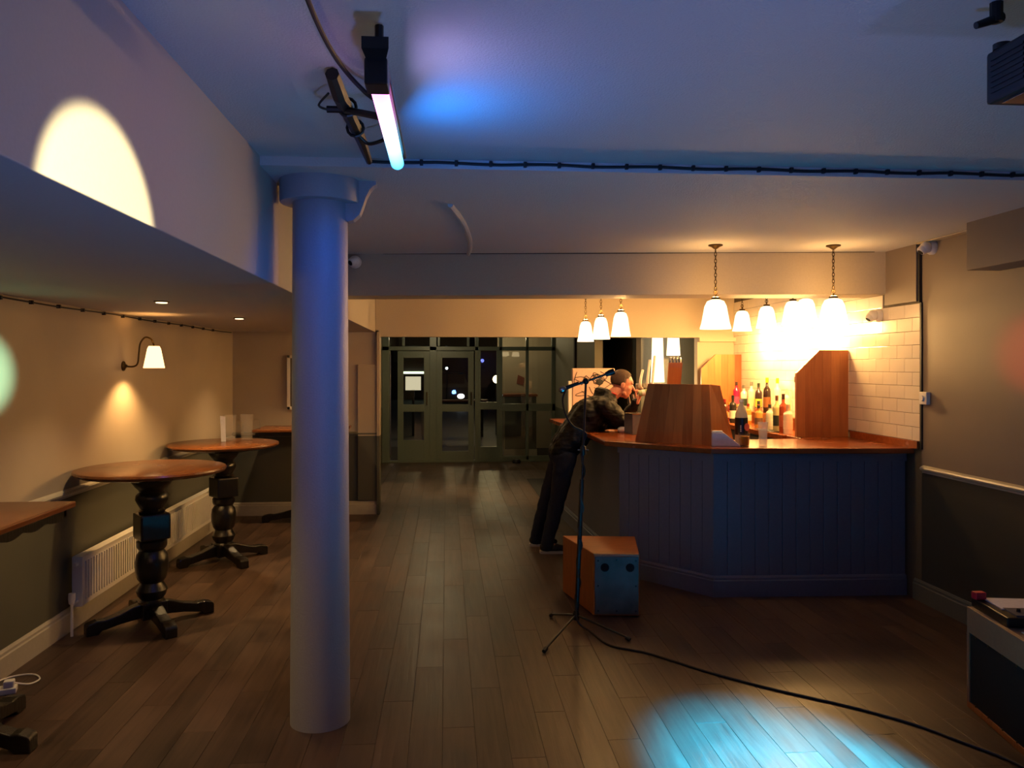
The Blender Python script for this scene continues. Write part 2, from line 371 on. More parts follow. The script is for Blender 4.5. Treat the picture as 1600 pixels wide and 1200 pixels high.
# hall beyond the header
sbox('wall_hall_left', M['hall'], -1.24, -1.13, 9.42, 14.2, 0, 2.5)
sbox('wall_hall_right', M['hall'], 1.93, 2.04, 10.35, 14.2, 0, 2.5, label='olive wall on the right of the hall')
sbox('ceiling_hall', M['ceil'], -1.3, 3.6, 9.42, 14.3, 2.45, 2.55)
sbox('wall_store_back', M['dark'], 1.9, 3.6, 11.8, 11.9, 0, 2.5, label='wall inside the dark opening, coloured black for its shade')  # store walls and floor coloured charcoal to hold the unlit room's darkness
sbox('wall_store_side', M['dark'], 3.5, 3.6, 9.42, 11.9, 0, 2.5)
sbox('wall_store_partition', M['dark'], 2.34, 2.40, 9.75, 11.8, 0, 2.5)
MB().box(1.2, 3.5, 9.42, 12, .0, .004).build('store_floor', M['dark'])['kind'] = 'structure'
wp = sbox('wall_grey_panel', M['olive'], 2.40, 3.5, 9.95, 10.0, 0, 2.5, label='grey panel behind the bar with tall glowing reflection stand-ins')

# ------------------------------------------------------------------ glazed partition at the hall end
YP = 14.2
fr = struct(MB().box(-1.13, 1.93, YP - .03, YP + .05, 2.42, 2.46).build('window_1', M['frame']), 'green-grey glazed timber partition at the end of the hall')
def member(x0, x1, z0, z1, name='mullion', y0=YP - .035, y1=YP + .055, m=None): return MB().box(x0, x1, y0, y1, z0, z1, bev=.004).build(name, m or M['frame'], fr)
member(-1.13, 1.93, 1.975, 2.045, 'transom')
member(-1.13, 1.93, 0, .035, 'threshold')
for x0, x1 in ((-1.13, -1.01), (.50, .56), (.925, .985), (1.405, 1.455), (1.87, 1.93), (-.30, -.18)): member(x0, x1, .035, 2.42)
member(-.16, -.12, 2.05, 2.42); member(.36, .40, 2.05, 2.42); member(-.78, -.74, 2.05, 2.42)
member(.985, 1.93, .90, 1.03, 'mid_rail')
member(.56, .925, .93, 1.06, 'mid_rail'); member(.56, .925, .035, .27, 'kick_panel')
member(.56, .60, .27, .93, 'bead'); member(.885, .925, .27, .93, 'bead'); member(.56, .60, 1.06, 1.975, 'bead'); member(.885, .925, 1.06, 1.975, 'bead')
member(.985, 1.87, .035, .10, 'sill_rail')
def pane(x0, x1, z0, z1): MB().box(x0, x1, YP + .004, YP + .012, z0, z1).build('pane', M['pane'], fr)
for x0, x1 in ((-1.01, -.78), (-.74, -.30), (-.12, .36), (.56, .925), (.985, 1.405), (1.455, 1.87)): pane(x0, x1, 2.05, 2.42)
for x0, x1, z0, z1 in ((.60, .885, .27, .93), (.60, .885, 1.06, 1.97), (.985, 1.405, .1, .9), (1.455, 1.87, .1, .9), (.985, 1.405, 1.03, 1.97), (1.455, 1.87, 1.03, 1.97)): pane(x0, x1, z0, z1)
def door(name, x, wd, rz, midz, kick, label, yo=0):
    e = thing(name, label, 'door', (x, YP + yo, .035), rz); e['kind'] = 'structure'
    T = 1.93; st = .10
    for a, b, c, d, n in ((0, st, 0, T, 'stile'), (wd - st, wd, 0, T, 'stile'), (st, wd - st, T - .12, T, 'top_rail'), (st, wd - st, midz, midz + .13, 'mid_rail'), (st, wd - st, 0, kick, 'kick_panel')):
        MB().box(a, b, -.022, .022, c, d, bev=.003).build(n, M['frame'], e)
    MB().box(st, wd - st, -.004, .004, kick, midz).build('pane', M['pane'], e)
    MB().box(st, wd - st, -.004, .004, midz + .13, T - .12).build('pane', M['pane'], e)
    h = MB().tube([(wd - .05, -.022, .98), (wd - .05, -.07, .98), (wd - .05, -.07, 1.2), (wd - .05, -.022, 1.2)], .009).build('door_handle', M['brass'], e, True)
    return e
door('door_1', -.18, .66, 0, .86, .16, 'closed glazed door in the middle of the partition')
door('door_2', -.86, .56, 0, .86, .36, 'glazed door on the left of the partition')
member(-1.01, -.99, .035, 1.975, 'bead')
for x in (-.985,): MB().box(x - .005, x + .008, YP - .05, YP - .03, .1, 1.9).build('edge_strip', M['steel'], fr)
tag(MB().lathe([(0, 0), (.07, 0), (.075, .03), (.06, .06), (0, .062)], 16).build('door_stop', M['rubber'], None, True, loc=(1.22, 14.0, 0)), 'small black round object on the floor below the partition', 'door stop')
# lobby behind the partition
sbox('wall_lobby', M['beige'], 1.05, 3.6, 16.5, 16.6, 0, 2.5, label='beige lobby wall seen through the glass')
sbox('wall_lobby_right', M['beige'], 3.0, 3.1, 14.3, 16.5, 0, 2.5)
sbox('lobby_floor', M['floor_gap'], -2.2, 3.1, 14.3, 17.0, -.03, 0)
sbox('ceiling_lobby', M['dark'], -2.2, 3.1, 14.3, 17.0, 2.46, 2.55)
sbox('wall_lobby_left', M['hall'], -2.2, -2.1, 14.3, 17.0, 0, 2.5)
lt = thing('reception_desk', 'grey panelled desk with a wooden top behind the glass partition', 'desk', (1.36, 15.2, 0))
MB().box(-.28, .32, -.25, .25, .14, 1.13, bev=.006).build('body', M['olive'], lt)
MB().box(-.31, .34, -.29, .29, 1.13, 1.175, bev=.005).build('top', M['counter'], lt)
MB().box(-.29, .33, -.27, .27, 0, .14).build('plinth', M['skirt'], lt)
MB().box(-.29, -.275, -.26, .26, .14, 1.13).build('side_panel', M['beige'], lt)
tag(MB().poly([(1.44, 16.48, 1.34), (1.58, 16.48, 1.30), (1.60, 16.48, 1.46), (1.47, 16.48, 1.52)], (0, .015, 0)).build('plaque', mat('plaque', rgb('7a3524'), .6)), 'small reddish plaque on the beige lobby wall', 'plaque')
light('lobby_light', 'POINT', (1.2, 15.6, 2.3), 16, (1, .75, .42), None, .08)
light('lobby_light', 'POINT', (-.9, 15.8, 2.3), 5, (1, .78, .5), None, .08)
# street outside, at night
sbox('street_ground', M['asphalt'], -30, 30, 17, 60, -.2, -.03, label='dark street outside')
st = struct(MB().box(-14, 14, 42, 43, 0, 9).build('street_building', M['brick_far']), 'dark building across the street')
sh = thing('shopfront', 'brightly lit shop window across the street, seen through the left door', 'shopfront', (-1.75, 41.9, 0))
MB().box(-.5, .95, -.05, .0, 1.3, 1.42).build('lit_fascia', emit('fascia_light', (.85, .95, .7), 2.2), sh)
MB().box(-.75, 1.0, -.05, .0, .0, 1.25).build('window_band', mat('shop_dark', rgb('141a18'), .4), sh)
MB().box(-1.0, 1.1, -.12, .0, 1.9, 2.5).build('canopy', mat('canopy', rgb('5a5c4c'), .7), sh)
tag(MB().box(-1.02, -.64, 20, 20.02, 1.10, 1.44).build('backlit_poster', emit('poster_light', (1, .84, .58), .85)), 'pale backlit poster seen through the left glazed door', 'poster')
kp = [o for o in bpy.data.objects if o.name == 'backlit_poster'][0]
MB().box(-.86, -.80, 20.0, 20.05, -.03, 1.12).build('post', M['blackm'], kp)
def globe(x, y, z, r, col, s, label):
    e = thing('street_lamp', label, 'lamp', (x, y, 0))
    MB().tube([(0, 0, -.05), (0, 0, z - r)], .03, 8).build('post', M['blackm'], e)
    MB().ball((0, 0, z), r, 16).build('globe', emit('globe_light', col, s), e, True)
globe(1.25, 20, 1.37, .10, (1, .78, .36), 14, 'bright white street lamp seen through the narrow glass panel')
globe(-.5, 24, 1.48, .09, (1, .42, .06), 9, 'orange street lamp above the poster')
globe(-1.66, 22, 1.5, .09, (1, .85, .5), 4, 'pale street lamp at the far left of the partition')
globe(.0, 30, 1.62, .05, (.9, .95, 1), 5, 'small white street lamp above the car')
car = thing('car', 'dark parked car with two lit white headlamps outside the middle door', 'car', (.12, 33, 0))
MB().poly([(-1.0, 0, .2), (1.0, 0, .2), (1.02, 0, .75), (.85, 0, .95), (.62, 0, 1.42), (-.62, 0, 1.42), (-.85, 0, .95), (-1.02, 0, .75)], (0, 3.8, 0)).build('body', mat('car_paint', rgb('1a1013'), .3), car, bev=.08)
MB().box(-.6, .6, -.02, .02, .98, 1.36).build('windscreen', M['hole'], car)
for s_ in (-.46, .46): MB().ball((s_, -.05, .46), (.15 if s_ > 0 else .08, .05, .10), 14).build('headlamp', emit('headlamp_light', (.95, .95, 1), 6), car, True)
for s_ in (-.8, .8): MB().lathe([(0, -.1), (.3, -.1), (.3, .1), (0, .1)], 20, (s_, .7, .27), Euler((0, PI / 2, 0))).build('wheel', M['rubber'], car)
pt = thing('picnic_bench', 'reddish wooden bench outside the middle door', 'bench', (.25, 19.5, -.03))
for q in range(3): MB().box(-.75, .75, q * .16, q * .16 + .13, .86, .90).build('slat', mat('bench_wood', rgb('6b3226'), .5), pt)
for s_ in (-.6, .6): MB().box(s_ - .04, s_ + .04, .02, .4, 0, .86).build('leg', M['blackm'], pt)
tb = thing('rubbish_bin', 'pale grey bin standing outside behind the doors', 'bin', (-.35, 18.6, -.03))
MB().poly([(-.22, -.2, 0), (.22, -.2, 0), (.26, -.2, .72), (-.26, -.2, .72)], (0, .4, 0)).build('body', mat('bin_grey', rgb('6d6a66'), .6), tb, bev=.02)
MB().box(-.28, .28, -.23, .23, .72, .77, bev=.012).build('lid', M['blackm'], tb)
light('street_glow', 'POINT', (-.3, 21, 2.6), 30, (1, .7, .35), None, .2)
light('street_glow', 'POINT', (1.3, 26, 3.0), 60, (1, .75, .4), None, .2)

# ------------------------------------------------------------------ round column with capital
cl = struct(MB().lathe([(0, 0), (.141, 0), (.141, .03), (.134, 1.2), (.129, 2.48), (.129, 2.585), (0, 2.585)], 64, (-.605, 3.905, 0)).build('column', M['column'], None, True), 'round painted column standing left of centre')
MB().lathe([(.128, 2.478), (.185, 2.478), (.190, 2.486), (.190, 2.585), (.128, 2.585)], 64, (-.605, 3.905, 0)).build('capital_ring', M['column'], cl, True)
def haunch(sx):
    pts = [(.12, 2.40), (.135, 2.39), (.16, 2.398), (.19, 2.425), (.205, 2.465), (.22, 2.51), (.238, 2.545), (.255, 2.562), (.268, 2.568), (.268, 2.586), (.12, 2.586)]
    MB().poly([(-.605 + sx * a, 3.87, z) for a, z in pts], (0, .07, 0)).build('bracket', M['column'], cl)
haunch(1)

# ------------------------------------------------------------------ bar
ZB = 1.10
bar = thing('bar_counter_base', 'blue-grey painted bar front clad in vertical boards with moulded skirting', 'bar', (0, 0, 0))
A0 = (1.30, 9.05); A1 = (1.412, 6.465); A2 = (1.963, 5.762); A3 = (3.405, 5.700)
inner = [(3.405, 6.15), (2.15, 6.2), (1.86, 6.62), (1.80, 9.05)]
def inset(p, d):  # shrink the outer line inwards (to +x / +y)
    return (p[0] + d[0], p[1] + d[1])
core = [inset(A0, (.03, 0)), inset(A1, (.03, .014)), inset(A2, (.014, .03)), (3.405, 5.73)] + inner
MB().prism(core, 0, 1.055).build('carcass', M['bar'], bar)
def clad(a, b, n, z0, z1):
    a = Vector((*a, 0)); b = Vector((*b, 0)); d = (b - a); L = d.length; d.normalize(); nrm = Vector((d.y, -d.x, 0))
    wdt = L / n; me = None
    for i in range(n):
        c = a + d * (wdt * (i + .5)); g = .003
        if me is None:
            me = MB().box(-wdt / 2 + .001, wdt / 2 - .001, 0, .02, z0, z1, bev=.004).build('board', M['bar'], bar)
            o = me
        else: o = copy_of(me, (0, 0, 0))
        o.location = c + Vector((0, 0, 0)); o.rotation_euler = (0, 0, math.atan2(d.y, d.x))
def band(name, a, b, z0, z1, out, prof=None, m=None, ext=(0, 0)):
    a = Vector((*a, 0)); b = Vector((*b, 0)); d = (b - a).normalized(); n = Vector((d.y, -d.x, 0))
    a -= d * ext[0]; b += d * ext[1]
    pr = prof or [(-.01, z0), (out, z0), (out, z1 - .008), (out - .006, z1), (-.01, z1)]
    return MB().poly([a + n * p + Vector((0, 0, q)) for p, q in pr], b - a).build(name, m or M['bar'], bar)
clad(A1, A2, 9, .13, 1.0); clad(A2, A3, 14, .13, 1.0)
MB().poly([(A0[0], A0[1], .13), (A1[0], A1[1], .13), (A1[0], A1[1], 1.0), (A0[0], A0[1], 1.0)], (.025, 0, 0)).build('side_panel', M['bar'], bar)
SP = [(-.01, 0), (.022, 0), (.022, .118), (.016, .124), (.016, .14), (.006, .152), (-.01, .152)]
for a, b, e in ((A0, A1, (0, .01)), (A1, A2, (.008, .01)), (A2, A3, (.008, 0))): band('skirting', a, b, 0, 0, 0, SP, ext=e)
for a, b, e in ((A0, A1, (0, .01)), (A1, A2, (.008, .01)), (A2, A3, (.008, 0))): band('frieze', a, b, .995, 1.06, .018, ext=e)
ctp = thing('bar_worktop', 'polished reddish wood worktop with a chamfered corner on the bar', 'worktop', (0, 0, ZB))
outer = [(1.17, 9.10), (1.258, 6.99), (1.262, 6.33), (1.925, 5.70), (XR - .004, 5.60)]
MB().prism(outer + [(XR - .004, 6.72), (2.93, 6.72), (2.93, 6.42), (2.25, 6.34), (1.95, 6.68), (1.88, 9.10)], -.042, 0).build('top', M['counter'], ctp, bev=.007)
MB().box(XR - .03, XR - .012, 5.53, 6.50, 0, .055, bev=.002).build('upstand', M['counter'], ctp)
# back bar
bb = thing('back_bar', 'wooden back bar counter carrying the bottles along the tiled wall', 'counter', (0, 0, 0))
MB().box(2.94, XR - .014, 6.74, 9.0, 0, 1.05).build('carcass', M['dark'], bb)
MB().box(2.90, XR - .012, 6.73, 9.02, 1.055, 1.10, bev=.005).build('top', M['counter'], bb)
MB().box(3.20, XR - .012, 6.74, 8.95, 1.10, 1.22, bev=.004).build('riser', M['counter'], bb)
for y in (7.3, 7.85, 8.4): MB().box(2.925, 2.94, y - .26, y + .26, .12, 1.03, bev=.004).build('door', M['dark'], bb)
def staves(name, label, loc, quad_fn, n, wd, rz, thick=.032, group=None):
    """upright wooden panel of glued staves; quad_fn(x) -> (z_bottom, z_top) lists of outline height"""
    e = thing(name, label, 'panel', loc, rz, group)
    for i in range(n):
        xs = [wd * i / n + .0006, wd * (i + 1) / n - .0006]
        brk = sorted(set([xs[0]] + [b for b in quad_fn.brk if xs[0] < b < xs[1]] + [xs[1]]))
        top = [(x, 0, quad_fn(x)[1]) for x in brk]; bot = [(x, 0, quad_fn(x)[0]) for x in brk]
        dy = random.uniform(-.0006, .0006)
        pts = [Vector(p) + Vector((0, dy, 0)) for p in bot + top[::-1]]
        MB().poly(pts, (0, thick, 0)).build('stave', M['stave'], e)
    return e
class PF:
    def __init__(s, pts): s.p = pts; s.brk = [a for a, b in pts]
    def __call__(s, x):
        for (a, b), (c, d) in zip(s.p, s.p[1:]):
            if a <= x <= c: return (0, b + (d - b) * (x - a) / (c - a) if c > a else b)
        return (0, s.p[-1][1])
staves('end_panel', 'dark red-brown wooden end panel with a sloped corner, nearest the white tiles', (2.95, 6.55, ZB), PF([(0, .54), (.20, .735), (.455, .735)]), 6, .455, 0, group='wooden end panels')
staves('end_panel', 'brightly lit yellow wooden end panel at the far end of the back bar', (2.93, 9.03, ZB), PF([(0, .57), (.17, .735), (.475, .735)]), 6, .475, 0, group='wooden end panels')
# till screen: slanted sides, standing on the chamfer of the counter
sc = thing('till_screen', 'wide wooden trapezoid screen standing on the chamfered corner of the bar', 'screen', (1.505, 6.315, ZB), math.atan2(5.88 - 6.315, 1.99 - 1.505))
Wt = .652; Ht = .46
n = 8
for i in range(n):
    a, b = i / n, (i + 1) / n
    # staves fan slightly, following the slanted ends
    def px(t, top): return (t * Wt) if not top else (.115 + t * (Wt - .115 - .02))
    pts = [(px(a, 0) + .0006, 0, 0), (px(b, 0) - .0006, 0, 0), (px(b, 1) - .0006, 0, Ht), (px(a, 1) + .0006, 0, Ht)]
    MB().poly(pts, (0, .03, 0)).build('stave', M['stave'], sc)
rw = MB().poly([(Wt - .03, .03, 0), (Wt, .36, 0), (Wt - .02, .13, Ht * .98), (Wt - .05, .03, Ht)], (.028, 0, 0)).build('side_wing', M['stave'], sc)
lp = thing('narrow_upright_board', 'narrow wooden board with metal clips rising behind the till screen', 'board', (1.93, 6.95, ZB), math.radians(-8))
MB().poly([(-.015, 0, 0), (.10, 0, 0), (.15, 0, .63), (.03, 0, .63)], (0, .03, 0)).build('board', M['stave'], lp)
for q in range(4): MB().lathe([(0, 0), (.012, 0), (.014, .035), (.009, .05), (0, .05)], 10, (.045 + q * .028, .015, .63)).build('clip', M['steel'], lp, True)
# till computer box and beer fonts
tl = thing('grey_till', 'grey metal box beside the leaning man on the bar', 'till', (1.655, 6.98, ZB), .15)
MB().box(-.055, .075, -.1, .1, 0, .175, bev=.006).build('body', mat('till_grey', rgb('6d6f78'), .4), tl)
MB().box(-.06, .08, -.105, .105, .175, .183).build('lid', M['steel'], tl)
bf = thing('beer_font', 'chrome beer tap tower with tall curved handles behind the till screen', 'beer tap', (1.98, 7.75, ZB))
MB().tube([(0, 0, 0), (0, 0, .42)], .035, 14).build('column', M['steel'], bf, True)
MB().box(-.12, .12, -.04, .04, .36, .43, bev=.01).build('head', M['steel'], bf)
for q, h in ((-.07, .56), (0.0, .66), (.05, .70)):
    MB().tube(bez([(q, -.04, .38), (q - .03, -.10, .40), (q - .035, -.11, .46), (q, -.06, h)]), [.013] * 37, 8).build('tap_handle', M['plastic_w'], bf, True)
bf2 = thing('chrome_tap', 'pair of slanted chrome pipes rising from behind the grey till', 'tap', (1.76, 7.5, ZB))
for q in (0, .045): MB().tube([(q, 0, 0), (q - .012, 0, .17), (q - .04, 0, .33)], .013, 10).build('pipe', M['steel'], bf2, True)
# scribbled white box on the far end of the bar
wbx = thing('scribbled_board', 'pinkish white box covered in black line scribbles behind the man', 'board', (1.66, 9.0, ZB))
MB().box(-.24, .245, -.03, .06, 0, .575, bev=.01).build('body', mat('pale_pink_card', rgb('cfae9f'), .5, var=.05), wbx)
MB().box(-.285, -.245, -.02, .06, .0, .43, bev=.004).build('side_strip', M['plastic_w'], wbx)
for q in range(11):
    x0 = random.uniform(-.21, .1); z0 = random.uniform(.15, .5)
    pts = [(x0, -.034, z0)]
    for k in range(4): pts.append((max(-.22, min(.225, pts[-1][0] + random.uniform(-.09, .13))), -.034, max(.05, min(.55, pts[-1][2] + random.uniform(-.10, .11)))))
    MB().tube(bez(pts, 6), .0035, 5).build('scribble', M['rubber'], wbx)
MB().ball((.07, -.034, .42), (.045, .004, .035), 10).build('scribble', M['rubber'], wbx)
# added glowing shapes behind the header stand in for pendant reflections on the panel
for x, z0, lb in ((2.60, 1.50, 'tall white glowing stand-in for a pendant reflection, left of the pair under the header'), (2.80, 1.83, 'shorter white glowing stand-in for a pendant reflection, right of the pair under the header')):
    e = thing('reflection_glow', lb, 'lamp', (x, 9.72, 2.45), 0, 'added reflection glows behind the header')
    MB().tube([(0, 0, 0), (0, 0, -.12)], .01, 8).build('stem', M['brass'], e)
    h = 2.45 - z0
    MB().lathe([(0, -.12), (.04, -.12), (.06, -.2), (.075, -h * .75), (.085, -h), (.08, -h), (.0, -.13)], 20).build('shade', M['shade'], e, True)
light('alcove_glow', 'POINT', (2.7, 9.6, 1.5), 8, (1, .62, .26), None, .06)

# ------------------------------------------------------------------ pendants
def chain(mb, L, r=.009):
    n = int(L / .024); st = L / n
    for i in range(n):
        z = -(i + .5) * st
        pts = [(r * math.cos(t), 0, z + st * .68 * math.sin(t)) if i % 2 else (0, r * math.cos(t), z + st * .68 * math.sin(t)) for t in [k * PI / 4 for k in range(9)]]
        mb.tube(pts, .0026, 5)
    return mb
def pendant(loc, drop, label, group, scale=1.0, energy=22, wall=False, up=.42):
    e = thing('pendant_light', label, 'pendant light', loc, 0, group)
    MB().lathe([(0, 0), (.052, 0), (.052, -.008), (.03, -.016), (.012, -.03), (0, -.032)], 20).build('canopy', M['brass'], e, True)
    chain(MB(), drop - .07).build('chain', M['brass'], e, loc=(0, 0, -.03))
    MB().lathe([(0, .03), (.006, .03), (.008, .015), (.03, .008), (.032, -.006), (0, -.006)], 16, (0, 0, -drop + .008)).build('gallery', M['brass'], e, True)
    MB().tube([(.014 * math.cos(t), 0, -drop + .05 + .016 * math.sin(t)) for t in [k * PI / 6 for k in range(13)]], .0028, 6).build('ring', M['brass'], e, True)
    s = scale
    MB().lathe([(.028 * s, 0), (.055 * s, -.012), (.072 * s, -.05), (.082 * s, -.11), (.092 * s, -.17), (.100 * s, -.20), (.103 * s, -.215), (.097 * s, -.212), (.085 * s, -.16), (.06 * s, -.05), (.028 * s, -.006)], 28, (0, 0, -drop)).build('shade', M['shade'], e, True)
    MB().ball((0, 0, -drop - .12 * s), .03, 10).build('bulb', M['shade'], e, True)
    p = (loc[0], loc[1], loc[2] - drop - .24 * s)
    if wall: light('pendant_glow', 'POINT', p, energy, (1, .54, .17), None, .05)
    else:
        light('pendant_glow', 'SPOT', p, energy * .75, (1, .58, .22), (loc[0] + .25, loc[1] + .1, 0), .05, spot=100, blend=.8)
        light('pendant_glow', 'POINT', (loc[0], loc[1], loc[2] - drop + .03), energy * up, (1, .52, .16), None, .04)
    return e
G1 = 'pendants over the bar'
pendant((1.956, 5.70, ZC), .40, 'pendant on a long chain above the chamfered corner of the bar, front left', G1, 1.1, 11, False, 1.3)
pendant((2.823, 5.65, ZC), .39, 'pendant on a long chain above the front of the bar, nearest the tiles', G1, 1.1, 11, False, 1.3)
pendant((1.527, 6.94, ZC), .41, 'nearest of the three small pendants receding over the side of the bar', G1, .86, 19, False, 1.2)
pendant((1.490, 7.657, ZC), .41, 'middle one of the three small pendants receding over the side of the bar', G1, .86, 19, False, 1.2)
pendant((1.472, 8.415, ZC), .41, 'farthest of the three small pendants receding over the side of the bar', G1, .86, 19, False, 1.2)
G2 = 'pendants over the back bar'
for q, (x, y) in enumerate(((3.12, 8.25), (3.12, 7.60), (3.11, 6.98), (3.11, 6.72))):
    pendant((x, y, ZC), .30, ('overexposed pendant over the back bar, farthest from the camera', 'overexposed pendant over the back bar, second from the far end', 'overexposed pendant over the back bar, third from the far end', 'overexposed pendant over the back bar, closest to the sloped end panel')[q], G2, 1, (95, 90, 80, 42)[q], True)

# ------------------------------------------------------------------ bottles and glasses
LIQ = {}
def tint(h, r=.12):
    if h not in LIQ:
        LIQ[h] = mat('bottle_' + h, rgb(h), r, var=.04)
    return LIQ[h]
def bottle(loc, h, r, liquid, label_col, cap_col, label, kind='spirit', nm='bottle'):
    e = thing(nm, label, 'bottle', loc, 0, 'bottles on the back bar')
    if kind == 'wine': pr = [(0, 0), (r, 0), (r, h * .60), (r * .85, h * .68), (r * .36, h * .76), (r * .34, h * .93), (0, h * .93)]
    else: pr = [(0, 0), (r, 0), (r, h * .64), (r * .92, h * .70), (r * .4, h * .77), (r * .36, h * .92), (0, h * .92)]
    MB().lathe(pr, 18).build('body', tint(liquid), e, True)
    MB().lathe([(r * 1.01, h * .16), (r * 1.015, h * .16), (r * 1.015, h * .45), (r * 1.01, h * .45)], 18).build('label', tint(label_col, .6), e, True)
    MB().lathe([(0, h * .86), (r * .42, h * .86), (r * .42, h), (0, h)], 12).build('cap', tint(cap_col, .35), e, True)
    return e
bl = [  # front row on the worktop edge: y, height, radius, liquid, label, cap, kind, words
    (8.75, .27, .036, '8c1f2f', 'd6b9a0', '241a16', 'spirit', 'dark red spirit bottle with a tan label beside the yellow end panel'),
    (8.50, .24, .036, '5a2a1c', 'c98a4c', '801a1a', 'spirit', 'short brown bottle with an orange label left of the cola bottle'),
    (8.25, .29, .036, '26221c', 'd9d4c2', '1a1a1a', 'spirit', 'black bottle with a cream label left of the cola bottle'),
    (7.55, .22, .038, 'b9823f', '5a4030', '2a2018', 'spirit', 'squat amber bottle with a dark label right of the cola bottle'),
    (7.28, .24, .036, 'd8d2b8', 'e8e2c8', '2a2a28', 'spirit', 'pale clear bottle behind the tall empty glass'),
    (7.12, .33, .035, 'c6c088', '2d3a2c', '6b4a32', 'spirit', 'tall pale bottle with a dark green square label'),
    (6.98, .35, .036, 'a0492c', 'b55a3a', '3a2a22', 'spirit', 'tall reddish-brown bottle, second from the dark end panel'),
    (6.88, .26, .040, 'e6e3d2', 'f0eede', 'c8c4b8', 'spirit', 'wide white bottle next to the dark end panel'),
]
for y, h, r, a, b_, c_, k, lb in bl: bottle((3.02, y, 1.10), h, r, a, b_, c_, lb, k)
b2 = [
    (8.85, .30, .036, 'c4204e', 'd84a70', '34201c', 'spirit', 'bright pink bottle in the back row beside the yellow end panel'),
    (8.62, .27, .036, 'cfd0c0', '2a3b2a', '5a5a50', 'spirit', 'clear bottle with a dark label, second from the yellow end panel'),
    (8.40, .31, .036, 'cdd2b6', 'dfe0a0', '6a6a60', 'spirit', 'clear bottle with a pale yellow label in the back row'),
    (8.20, .30, .036, '3a2a26', 'b8c84a', '23301f', 'spirit', 'dark bottle with a lime label in the back row'),
    (7.98, .36, .038, '2a1a10', '7a4a20', 'e0a41c', 'wine', 'dark wine bottle with a golden yellow neck foil'),
    (7.72, .36, .036, 'dfe0d0', 'e6e6da', '9db82a', 'spirit', 'clear bottle with a lime green top in the back row'),
    (7.50, .26, .036, 'e2dfc4', 'd8dca0', 'd0cdb8', 'spirit', 'pale bottle with a straw label in the back row'),
    (7.30, .38, .036, 'd8d4c4', 'e4e0d4', '6a6460', 'spirit', 'very tall clear bottle with a grey cap in the back row'),
    (7.12, .40, .037, '2c3a34', '26302a', '3a3840', 'spirit', 'tall dark green bottle with a black band near the dark end panel'),
]
b3 = [
    (8.64, .20, .034, '6e2018', 'e0b090', 'b08030', 'spirit', 'squat dark red bottle with a pale label between the pink bottles'),
    (8.38, .19, .034, '7a3c1c', '3a2418', 'c0a060', 'spirit', 'short brown bottle with a dark label and tan cap'),
    (8.08, .21, .034, 'c88a3c', 'e8d8b0', '7a1f1f', 'spirit', 'short amber bottle with a cream label and red cap'),
    (7.80, .25, .036, 'd06040', 'd8b890', '30302c', 'spirit', 'coral coloured bottle just left of the tall tumbler'),
    (7.42, .21, .034, 'cfc9a4', '33402c', '9a9a8a', 'spirit', 'short straw-coloured bottle with a dark green label'),
    (7.20, .19, .034, 'b0823c', 'e4e0c0', '6a5a3a', 'spirit', 'short golden bottle with a white label on the rubber mat'),
]
for y, h, r, a, b_, c_, k, lb in b3: bottle((3.12, y, 1.106 if y < 7.42 else 1.10), h, r, a, b_, c_, lb, k)
for y, h, r, a, b_, c_, k, lb in b2: bottle((3.28, y, 1.22), h, r, a, b_, c_, lb, k)
mt = tag(MB().box(2.92, 3.10, 7.02, 7.42, 1.10, 1.106).build('bar_mat', M['rubber']), 'black rubber bar mat under the tall bottles on the back bar', 'mat')
# cola bottle on the counter
cb = thing('cola_bottle', 'large plastic cola bottle with a black label and a pink disc on the bar', 'bottle', (2.255, 5.98, ZB))
MB().lathe([(0, 0), (.045, 0), (.048, .02), (.048, .07), (.047, .20), (.045, .235), (.03, .28), (.014, .31), (.014, .325), (0, .325)], 24).build('body', mat('cola_plastic', rgb('c9b79a'), .12), cb, True)
MB().lathe([(.0485, .075), (.0495, .075), (.0495, .205), (.0485, .205)], 24).build('label', mat('cola_label', rgb('0c0a10'), .3), cb, True)
MB().lathe([(0, -.001), (.030, 0), (.030, .003), (0, .003)], 24, (.027, -.041, .135), Euler((PI / 2 , 0, math.radians(33)))).build('disc', mat('cola_disc', rgb('d0605a'), .4), cb, True)
for q in range(4): MB().box(-.026, -.020, -.0525 + q * .0004, -.047, .10 + q * .013, .109 + q * .013).build('lettering', M['paper'], cb)
MB().lathe([(0, .325), (.017, .325), (.017, .345), (0, .345)], 14).build('cap', M['plastic_w'], cb, True)
bg = thing('juice_glass', 'short glass half full of orange juice in front of the cola bottle', 'glass', (2.222, 5.835, ZB))
MB().lathe([(0, 0), (.036, 0), (.043, .095), (.041, .095), (.034, .006), (0, .006)], 24).build('glass', M['clear'], bg, True)
MB().lathe([(0, .007), (.0335, .007), (.038, .075), (0, .075)], 24).build('juice', mat('orange_juice', rgb('d8881a'), .2), bg, True)
eg = tag(MB().lathe([(0, 0), (.030, 0), (.034, .06), (.031, .07), (.040, .18), (.038, .18), (.029, .07), (.031, .06), (.027, .01), (0, .01)], 10).build('pint_glass', mat('frosty_glass', rgb('c9b79c'), .1), None, True, loc=(2.365, 5.83, ZB)), 'tall empty tumbler on the bar right of the orange juice', 'glass')
eg.data.materials[0] = M['tumbler']
nh = thing('napkin_holder', 'white sloped napkin holder on the bar beside the till screen', 'holder', (2.035, 5.83, ZB), math.radians(-14))
MB().poly([(-.06, 0, 0), (.15, 0, 0), (.14, 0, .015), (.03, 0, .10), (-.06, 0, .105)], (0, .10, 0)).build('body', mat('lilac_white', rgb('c8bfca'), .4), nh, bev=.004)
MB().box(-.055, .02, .01, .09, .105, .112).build('napkins', M['paper'], nh)

